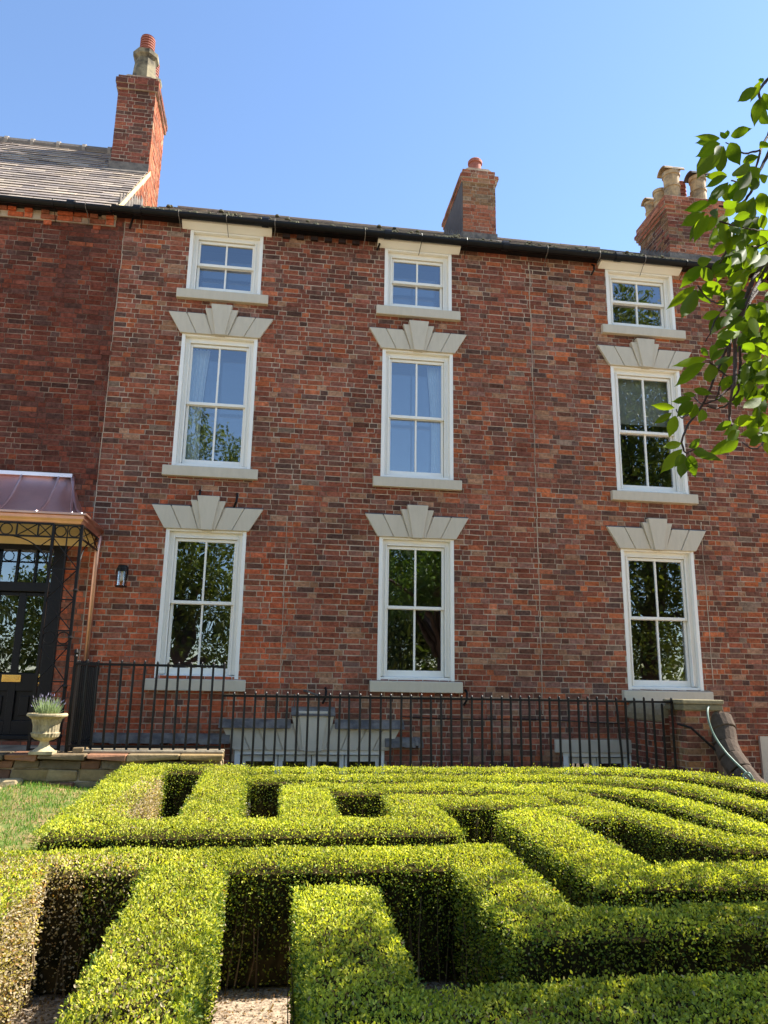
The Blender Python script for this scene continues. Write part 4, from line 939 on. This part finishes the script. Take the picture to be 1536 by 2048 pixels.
    np_mesh('foliage', np.concatenate(Vs), np.concatenate(Fs), np.concatenate(Cs), M['boxleaf'], root)
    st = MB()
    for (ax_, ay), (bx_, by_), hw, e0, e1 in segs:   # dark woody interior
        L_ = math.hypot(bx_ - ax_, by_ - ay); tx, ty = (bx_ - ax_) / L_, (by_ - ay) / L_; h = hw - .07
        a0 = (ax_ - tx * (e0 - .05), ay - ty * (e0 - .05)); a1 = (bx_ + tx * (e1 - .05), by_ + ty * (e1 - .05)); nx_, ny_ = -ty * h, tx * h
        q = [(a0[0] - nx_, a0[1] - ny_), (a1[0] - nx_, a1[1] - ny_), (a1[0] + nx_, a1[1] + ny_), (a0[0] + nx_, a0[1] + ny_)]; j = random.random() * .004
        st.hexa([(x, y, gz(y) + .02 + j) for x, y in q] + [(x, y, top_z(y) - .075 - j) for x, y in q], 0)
    n = 3000; X = rng.uniform(*bx, n * 6); Y = rng.uniform(by[0], min(by[1], 7.5), n * 6); d = sdf(X, Y, segs); k = np.abs(d + .05) < .014; X, Y = X[k][:800], Y[k][:800]
    for x, y in zip(X, Y):
        z = gz(y); h = random.uniform(.3, .55); r = random.uniform(.0022, .0045); a = random.gauss(0, .025), random.gauss(0, .025)
        c = lin(random.choice([(112, 94, 66), (128, 108, 78), (90, 72, 50)]))
        st.tube([(x, y, z), (x + a[0] * .6 + random.gauss(0, .012), y + a[1] * .6, z + h * .5), (x + a[0], y + a[1], z + h)], [r * 1.6, r, r * .6], 4, 1, c, caps=False)
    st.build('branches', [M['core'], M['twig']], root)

# dead leaves fallen on the gravel between the hedges
n = 18000; X = rng.uniform(-1.3, 2.2, n); Y = rng.uniform(2.6, 5.2, n); dd = np.min([sdf(X, Y, h) for h in ALL], axis=0); k = (dd > -.05) & (rng.random(n) < np.exp(-np.maximum(dd, 0) / .2)); X, Y = X[k], Y[k]; n = len(X)
V, F, rep_ = make_leaves(np.stack([X, Y, gz(Y) + .006], 1), np.tile([0, 0, .25], (n, 1)), .017, False)
np_mesh('leaf_litter', V, F, np.array(lin((128, 100, 66))) * rng.normal(1, .25, (n, 1)).clip(.3), M['grass'])['kind'] = 'stuff'
# ------------------------------------------------------------------ trees
def tree_branches(mb, base, tips, r0):
    for tip in tips:
        b, t = Vector(base), Vector(tip); mid_ = b.lerp(t, .5) + Vector((random.gauss(0, .15), random.gauss(0, .15), abs(random.gauss(0, .25))))
        mb.tube([b, b.lerp(mid_, .5), mid_, mid_.lerp(t, .6), t], [r0, r0 * .8, r0 * .6, r0 * .4, r0 * .15], 8)
def crown_points(blobs, n, clump=.2, per=16):
    vol = np.array([b[3] * b[4] * b[5] for b in blobs]); idx = rng.choice(len(blobs), n // per, p=vol / vol.sum()); B = np.array(blobs)[idx]
    q = rng.normal(size=(len(idx), 3)); q /= np.linalg.norm(q, axis=1)[:, None]; q *= (rng.random((len(idx), 1)) ** .42)
    Cc = B[:, :3] + q * B[:, 3:6]
    P = np.repeat(Cc, per, 0) + rng.normal(0, clump, (len(Cc) * per, 3)); Nn = np.repeat(q, per, 0) + np.array([0, 0, .3]); return P, Nn
def tree(name, label, base, blobs, n, size, cols, trunk_h, r0, mtl='treeleaf', clip=False, group=None, clump=.2, per=16):
    root = thing(name, label, 'tree', group=group)
    P, Nn = crown_points(blobs, n, clump, per)
    if clip:
        px_, py_, dz_ = visible_px(P); k = ~((dz_ > 0) & (px_ > -60) & (px_ < 1596) & (py_ > -60) & (py_ < 2100)); P, Nn = P[k], Nn[k]
    V, F, rep = make_leaves(P, Nn * .5 + rng.normal(0, .6, P.shape), size, False)
    c = np.array(cols)[rng.integers(0, len(cols), len(P))] * rng.normal(1, .15, (len(P), 1)); np_mesh('crown', V, F, np.clip(c, .01, 1), M[mtl], root)
    t = MB(); b = Vector(base); top = b + Vector((random.gauss(0, .1), 0, trunk_h))
    t.tube([b, b.lerp(top, .2), b.lerp(top, .6), top], [r0 * 1.35, r0, r0 * .9, r0 * .75], 12); tree_branches(t, top, [bl[:3] for bl in blobs], r0 * .55); t.build('trunk', M['bark'], root)
    return root
G1 = [(.09, .125, .024), (.13, .155, .028), (.06, .09, .02), (.17, .19, .034)]
tree('garden_tree', 'leafy tree behind the viewer, mirrored in the left windows', (-3.6, -8.4, -.3), [(-4.2, -8.4, 8.0, 1.9, 1.6, 2.3), (-2.2, -8.2, 5.6, 1.8, 1.6, 2.2), (-4.2, -8.4, 10.9, 1.5, 1.2, 1.8), (-1.9, -8.4, 9.9, 1.3, 1.0, 1.6), (-1.0, -8.2, 3.2, 1.6, 1.4, 1.8), (-4.4, -8.4, 4.4, 2.0, 1.6, 2.0)], 23000, .16, G1, 2.4, .22)
tree('garden_tree', 'rounded tree behind the viewer, mirrored in the middle ground-floor window', (5.0, -8.4, -.3), [(5.2, -8.4, 5.0, 2.4, 1.6, 2.3), (7.2, -8.6, 4.4, 1.8, 1.5, 2.2), (3.4, -8.6, 3.6, 1.7, 1.3, 1.9), (5.2, -8.2, 2.6, 2.2, 1.2, 1.6)], 24000, .16, G1, 1.8, .2)
tree('garden_tree', 'very tall dense tree behind the viewer, mirrored in the right windows', (11.6, -1.6, -.3), [(11.2, -1.6, 8.6, 2.0, 1.5, 3.0), (12.6, -1.6, 7.4, 1.9, 1.4, 3.2), (10.8, -1.6, 5.0, 1.7, 1.4, 2.2), (11.6, -1.6, 12.4, 2.2, 1.5, 2.2), (12.8, -1.6, 11, 1.7, 1.4, 2.4), (11.2, -1.8, 3.0, 2.0, 1.4, 1.5), (13.0, -1.7, 4.0, 1.6, 1.3, 2.0), (11.4, -1.7, 14.6, 1.5, 1.2, 1.2)], 42000, .13, G1, 4.2, .3)
tree('garden_tree', 'broad low tree behind the viewer at the far left', (-8, -10, -.3), [(-8, -10, 4.2, 2.6, 2, 2.4), (-6, -9.6, 3.2, 1.8, 1.6, 1.8)], 8000, .17, G1, 2, .22)
tree('shrub_bank', 'dark evergreen bank closing the garden behind the viewer', (1, -11, -.4), [(-10, -11, 2.4, 3.4, 1.2, 3.2), (-5, -11, 1.6, 2.5, 1, 2.0), (0, -11, 1.7, 2.8, 1, 2.3), (5, -11, 1.8, 2.8, 1, 2.4), (10, -10.5, 2, 2.8, 1, 2.6), (15, -9, 2.2, 3.2, 1.2, 2.8)], 26000, .16, G1, .8, .12)

# the cherry tree at the right: canopy overhead (outside the picture) and the branch that hangs into it
ch = tree('cherry_tree', 'cherry tree whose leafy branch hangs into the picture at the upper right', (4.6, .2, -.2), [(4.6, 1.2, 4.6, 1.3, 1.5, 1.0), (5.6, 3.3, 4.7, 1.3, 1.3, .9), (6.2, .6, 5.4, 1.6, 2.0, 1.2), (4.2, -1.6, 4.9, 1.8, 1.6, 1.2), (7.2, 2.4, 6.2, 1.3, 1.6, 1.0), (3.2, .4, 4.2, .8, 1.0, .6), (3.9, 2.6, 6.4, .7, .5, .5), (3.9, 3.1, 4.5, 1.0, .8, .6), (4.9, 3.7, 5.1, 1.1, .9, .7), (3.4, 2.5, 3.7, .7, .7, .45), (4.4, 2.5, 4.0, 1.0, .8, .6), (3.9, 3.9, 4.5, .9, .6, .5), (5.2, 4.3, 4.6, 1.0, .6, .5), (6.1, 4.6, 4.7, .9, .6, .5), (6.2, 5.1, 4.5, .8, .4, .4)], 17500, .12, [(.07, .12, .02), (.10, .16, .022), (.05, .085, .018)], 2.6, .17, 'treeleaf', True, None, .17, 34)
LEAVES = []; TW = []
def Z(y0, pts): return [(1300 + x / 6.508, y0 + y / 6.508) for x, y in pts]
def lf(y0, bx_, by_, tx_, ty_, w_): (a, b), (c, d) = Z(y0, [(bx_, by_), (tx_, ty_)]); LEAVES.append((a, b, c, d, w_ / 6.508))
for q in [(905, 880, 615, 865, 80), (910, 890, 625, 945, 110), (915, 960, 630, 1110, 150), (880, 1000, 640, 1370, 215), (960, 990, 905, 1325, 150), (945, 990, 850, 1090, 90), (1040, 945, 1160, 1210, 170), (1050, 860, 1300, 770, 120), (995, 890, 1010, 790, 60), (985, 900, 920, 815, 55),
          (1390, 230, 1165, 395, 120), (1410, 380, 1362, 700, 125), (1440, 140, 1320, 390, 80), (1440, 520, 1540, 690, 120), (1480, 300, 1560, 520, 120), (1450, 180, 1440, 110, 60),
          (1005, 1370, 740, 1385, 100), (1005, 1385, 750, 1510, 95), (1020, 1460, 790, 1680, 130), (1040, 1480, 1000, 1710, 140), (1095, 1470, 1110, 1690, 140), (1110, 1385, 1265, 1190, 150), (1120, 1400, 1330, 1270, 110), (1205, 1200, 1400, 1130, 110), (1440, 1430, 1530, 1380, 120), (1536, 950, 1430, 1010, 110), (1130, 1420, 1300, 1500, 130), (1290, 1520, 1080, 1720, 130), (960, 1800, 1110, 1720, 130), (800, 1740, 480, 1820, 130), (900, 1650, 760, 1720, 110), (880, 1800, 830, 1900, 110), (1400, 1380, 1330, 1560, 120), (1350, 1650, 1250, 1860, 140), (1430, 1600, 1500, 1880, 170), (1250, 1700, 1130, 1850, 130)]: lf(140, *q)
for q in [(720, 30, 430, 190, 150), (760, 60, 590, 390, 150), (830, 230, 810, 480, 150), (950, 150, 985, 440, 140), (610, 130, 525, 390, 70), (880, 60, 680, 280, 140), (1000, 60, 900, 280, 150), (1130, 60, 1190, 220, 130), (1260, 400, 990, 450, 140), (1370, 80, 1340, 300, 150), (1450, 60, 1480, 240, 110),
          (1500, 400, 1340, 460, 140), (620, 690, 790, 640, 130), (700, 730, 420, 990, 160), (590, 990, 255, 1260, 130), (600, 1030, 430, 1370, 180), (640, 1040, 770, 1200, 130), (720, 940, 945, 1110, 150), (680, 740, 800, 930, 140), (700, 960, 800, 1140, 120), (1100, 540, 930, 720, 160), (1250, 500, 1080, 700, 150), (1290, 540, 1240, 780, 150), (1400, 520, 1300, 700, 140), (1040, 740, 850, 860, 120), (1060, 760, 1030, 890, 100), (1330, 800, 1010, 960, 160), (1210, 1000, 1020, 1140, 90), (1060, 1170, 870, 1220, 90), (920, 1330, 700, 1400, 110), (900, 1360, 800, 1600, 130), (960, 1380, 880, 1560, 120), (1040, 1650, 840, 1800, 150), (1300, 1250, 1340, 1480, 150), (1420, 1200, 1480, 1450, 150), (1280, 1600, 1380, 1560, 120), (1380, 1560, 1480, 1720, 150), (1210, 950, 1090, 985, 60), (1500, 480, 1560, 620, 140), (1440, 700, 1520, 820, 120), (1200, 1400, 1310, 1470, 90)]: lf(420, *q)
for q in [(740, 240, 340, 330, 115), (720, 300, 370, 570, 155), (775, 310, 780, 530, 175), (975, 110, 800, 262, 90), (850, 60, 790, 230, 110), (760, 200, 670, 110, 80), (320, 885, 45, 850, 100), (285, 945, 75, 1075, 95), (330, 985, 255, 1245, 150), (560, 800, 370, 980, 160), (550, 770, 310, 800, 100), (600, 830, 540, 1010, 130), (590, 720, 440, 700, 70), (570, 640, 790, 700, 100), (680, 900, 640, 1060, 120), (410, 1340, 190, 1390, 110), (420, 1420, 165, 1700, 160), (440, 1490, 405, 1765, 150), (510, 1500, 585, 1765, 150), (500, 1400, 645, 1290, 100), (580, 1410, 810, 1530, 110), (560, 1450, 905, 1560, 110), (430, 1480, 330, 1640, 110), (1060, 1060, 860, 1170, 110), (1090, 1080, 1350, 1010, 150), (1170, 1110, 970, 1225, 110), (1170, 1180, 1010, 1300, 130), (1160, 1290, 790, 1480, 160), (1150, 1310, 940, 1460, 130), (1160, 580, 1120, 855, 170), (1280, 600, 1385, 790, 170), (1420, 490, 1170, 550, 120), (1330, 500, 1540, 560, 120), (1540, 830, 1365, 965, 130), (1536, 990, 1340, 1030, 120), (1460, 240, 1190, 385, 130), (1540, 600, 1430, 760, 140), (860, 750, 1020, 800, 80), (1040, 560, 980, 610, 80), (1430, 1170, 1190, 1230, 110), (1250, 1200, 1420, 1290, 110), (1480, 1210, 1536, 1330, 110), (1200, 60, 1350, 160, 130), (1380, 40, 1480, 180, 140), (1240, 180, 1250, 270, 70), (1310, 130, 1320, 240, 70), (1480, 300, 1390, 440, 120), (1000, 200, 870, 330, 120), (930, 300, 980, 420, 110)]: lf(680, *q)
for y0, r, pts in [(140, .011, [(1600, 60), (1500, 160), (1420, 270), (1450, 420), (1520, 600), (1580, 720)]), (140, .009, [(1580, 760), (1536, 850), (1440, 1040), (1400, 1200), (1330, 1430), (1220, 1480), (1060, 1440)]), (140, .006, [(1440, 1040), (1300, 1075), (1190, 1080), (1100, 1010), (985, 945)]), (140, .01, [(1580, 1000), (1480, 1200), (1380, 1420), (1300, 1600), (1180, 1740), (1060, 1790), (900, 1770)]),
                   (420, .007, [(1200, 0), (1100, 190), (1040, 350), (960, 600), (870, 750)]), (420, .005, [(900, 150), (1060, 190), (1230, 230), (1400, 265), (1580, 260)]), (420, .014, [(1600, 560), (1500, 680), (1350, 900), (1240, 1180), (1130, 1430), (1060, 1620), (1020, 1900)]), (420, .012, [(1600, 640), (1480, 830), (1330, 1080), (1210, 1350), (1110, 1600), (1110, 1800)]), (420, .01, [(1560, 800), (1420, 1000), (1280, 1260), (1180, 1480)]), (420, .005, [(620, 990), (740, 1140), (850, 1210), (1080, 1190), (1200, 1120)]), (420, .006, [(1030, 1230), (900, 1340), (800, 1560), (720, 1710)]),
                   (680, .008, [(1010, 60), (940, 260), (880, 400), (760, 680), (650, 900), (500, 1100), (420, 1290), (430, 1420), (480, 1470), (590, 1410)]), (680, .007, [(1040, 40), (1020, 270), (940, 520), (880, 700), (850, 780)]), (680, .011, [(1110, -60), (1110, 200), (1110, 500), (1060, 700), (1040, 1000), (1065, 1110)]), (680, .008, [(1170, 80), (1170, 350), (1160, 560), (1120, 700), (1030, 820), (880, 890), (740, 860)]), (680, .006, [(1110, 560), (1000, 660), (840, 790), (660, 830), (580, 740)]), (680, .005, [(640, 900), (480, 980), (400, 1015), (340, 900)]), (680, .006, [(1560, 1100), (1536, 1230), (1450, 1370), (1340, 1420), (1200, 1330)]), (680, .005, [(780, 290), (900, 390), (1060, 500), (1110, 540)]), (420, .006, [(1330, 480), (1420, 470), (1560, 400)])]:
    pts = Z(y0, pts); ph = random.uniform(-.12, .12)
    TW.append(([on_y(px_, py_, 2.2 + ph + .03 * math.sin(i * 1.9)) for i, (px_, py_) in enumerate(pts)], r))
tw = MB()
for pts, r in TW:
    out = []
    for i in range(len(pts) - 1):
        a, b_, c_, d_ = (Vector(pts[max(0, min(len(pts) - 1, i + k))]) for k in (-1, 0, 1, 2))
        for k in range(4): u = k / 4; out.append(.5 * ((2 * b_) + (c_ - a) * u + (2 * a - 5 * b_ + 4 * c_ - d_) * u * u + (3 * b_ - a - 3 * c_ + d_) * u ** 3) + Vector((random.gauss(0, .0012), 0, random.gauss(0, .0012))))
    out.append(Vector(pts[-1])); n = len(out); tw.tube(out, [r * .62 * (1 - .5 * i / n) * random.uniform(.88, 1.15) for i in range(n)], 7)
# the bough they hang from, running back to the trunk
bp_ = [Vector((4.6, .2, 2.4)), Vector((4.1, .5, 3.3)), Vector((3.5, .95, 3.95)), Vector((2.8, 1.5, 4.3)), Vector((2.2, 1.95, 4.4)), Vector(on_y(1640, 40, 2.2)), Vector(on_y(1622, 260, 2.24)), Vector(on_y(1600, 480, 2.2)), Vector(on_y(1590, 700, 2.2))]
out = []
for i in range(len(bp_) - 1):
    a, b_, c_, d_ = (bp_[max(0, min(len(bp_) - 1, i + k))] for k in (-1, 0, 1, 2))
    for k in range(5): u = k / 5; out.append(.5 * ((2 * b_) + (c_ - a) * u + (2 * a - 5 * b_ + 4 * c_ - d_) * u * u + (3 * b_ - a - 3 * c_ + d_) * u ** 3))
out.append(bp_[-1]); n = len(out); tw.tube(out, [.062 * (1 - i / n) ** 1.5 + .008 for i in range(n)], 10)
tw.tube([Vector(on_y(1640, 40, 2.2)), Vector(on_y(1545, 160, 2.2))], [.016, .009], 8)
for k in range(190):                               # filler leaves inside the dense right part
    px_, py_ = random.choice([(random.uniform(1470, 1590), random.uniform(330, 700)), (random.uniform(1480, 1580), random.uniform(560, 880)), (random.uniform(1440, 1540), random.uniform(420, 640)), (random.uniform(1460, 1545), random.uniform(600, 760))])
    a = random.gauss(1.9, .8); l = random.uniform(26, 42); LEAVES.append((px_, py_, px_ + l * math.cos(a), py_ + l * abs(math.sin(a)), random.uniform(13, 22)))
Vl, Fl, Cl = [], [], []
prof = [(0, .02), (.08, .20), (.20, .39), (.38, .50), (.58, .45), (.74, .28), (.86, .11), (.94, .035), (1.0, .0)]
for (a, b, c_, d_, wpx) in LEAVES:
    yy = 2.2 + random.gauss(0, .10); p0 = Vector(on_y(a, b, yy)); p1 = Vector(on_y(c_, d_, yy + random.gauss(-.01, .045))); L_ = (p1 - p0).length
    A = (p1 - p0) / L_; view = (p0 - Vector(CAM)).normalized(); S = A.cross(view).normalized(); Nn = S.cross(A).normalized()
    roll = random.gauss(0, .35); S2 = S * math.cos(roll) + Nn * math.sin(roll); N2 = S2.cross(A); W_ = wpx / FPX * (p0 - Vector(CAM)).length / max(.75, math.cos(roll))
    fold = random.uniform(.12, .45); droop = random.uniform(-.06, .10); o = len(Vl); W_ *= .92; L_ *= 1.15
    up = Vector((0, 0, 1))
    for t, s in prof:
        cpt = p0 + A * (L_ * t) - N2 * (droop * L_ * (t * t - t)); 
        for e in (-1, -.5, 0, .5, 1): Vl.append(cpt + S2 * (W_ * s * e) + N2 * (fold * W_ * s * (abs(e) ** 1.3)) + N2 * (.02 * W_ * math.sin(t * 26) * abs(e)))
    for i in range(len(prof) - 1):
        for e in range(4): Fl.append((o + i * 5 + e, o + i * 5 + e + 1, o + i * 5 + 6 + e, o + i * 5 + 5 + e)); 
    base_c = np.array(random.choice([(.055, .09, .013), (.07, .11, .014), (.10, .145, .016), (.045, .075, .012)])) * random.gauss(1, .08); Cl += [base_c] * (4 * (len(prof) - 1))
np_mesh('hanging_leaves', np.array([tuple(v) for v in Vl]), np.array(Fl), np.array(Cl), M['cherryleaf'], ch, smooth=True)
tw.build('hanging_twigs', M['bark'], ch, smooth=True)
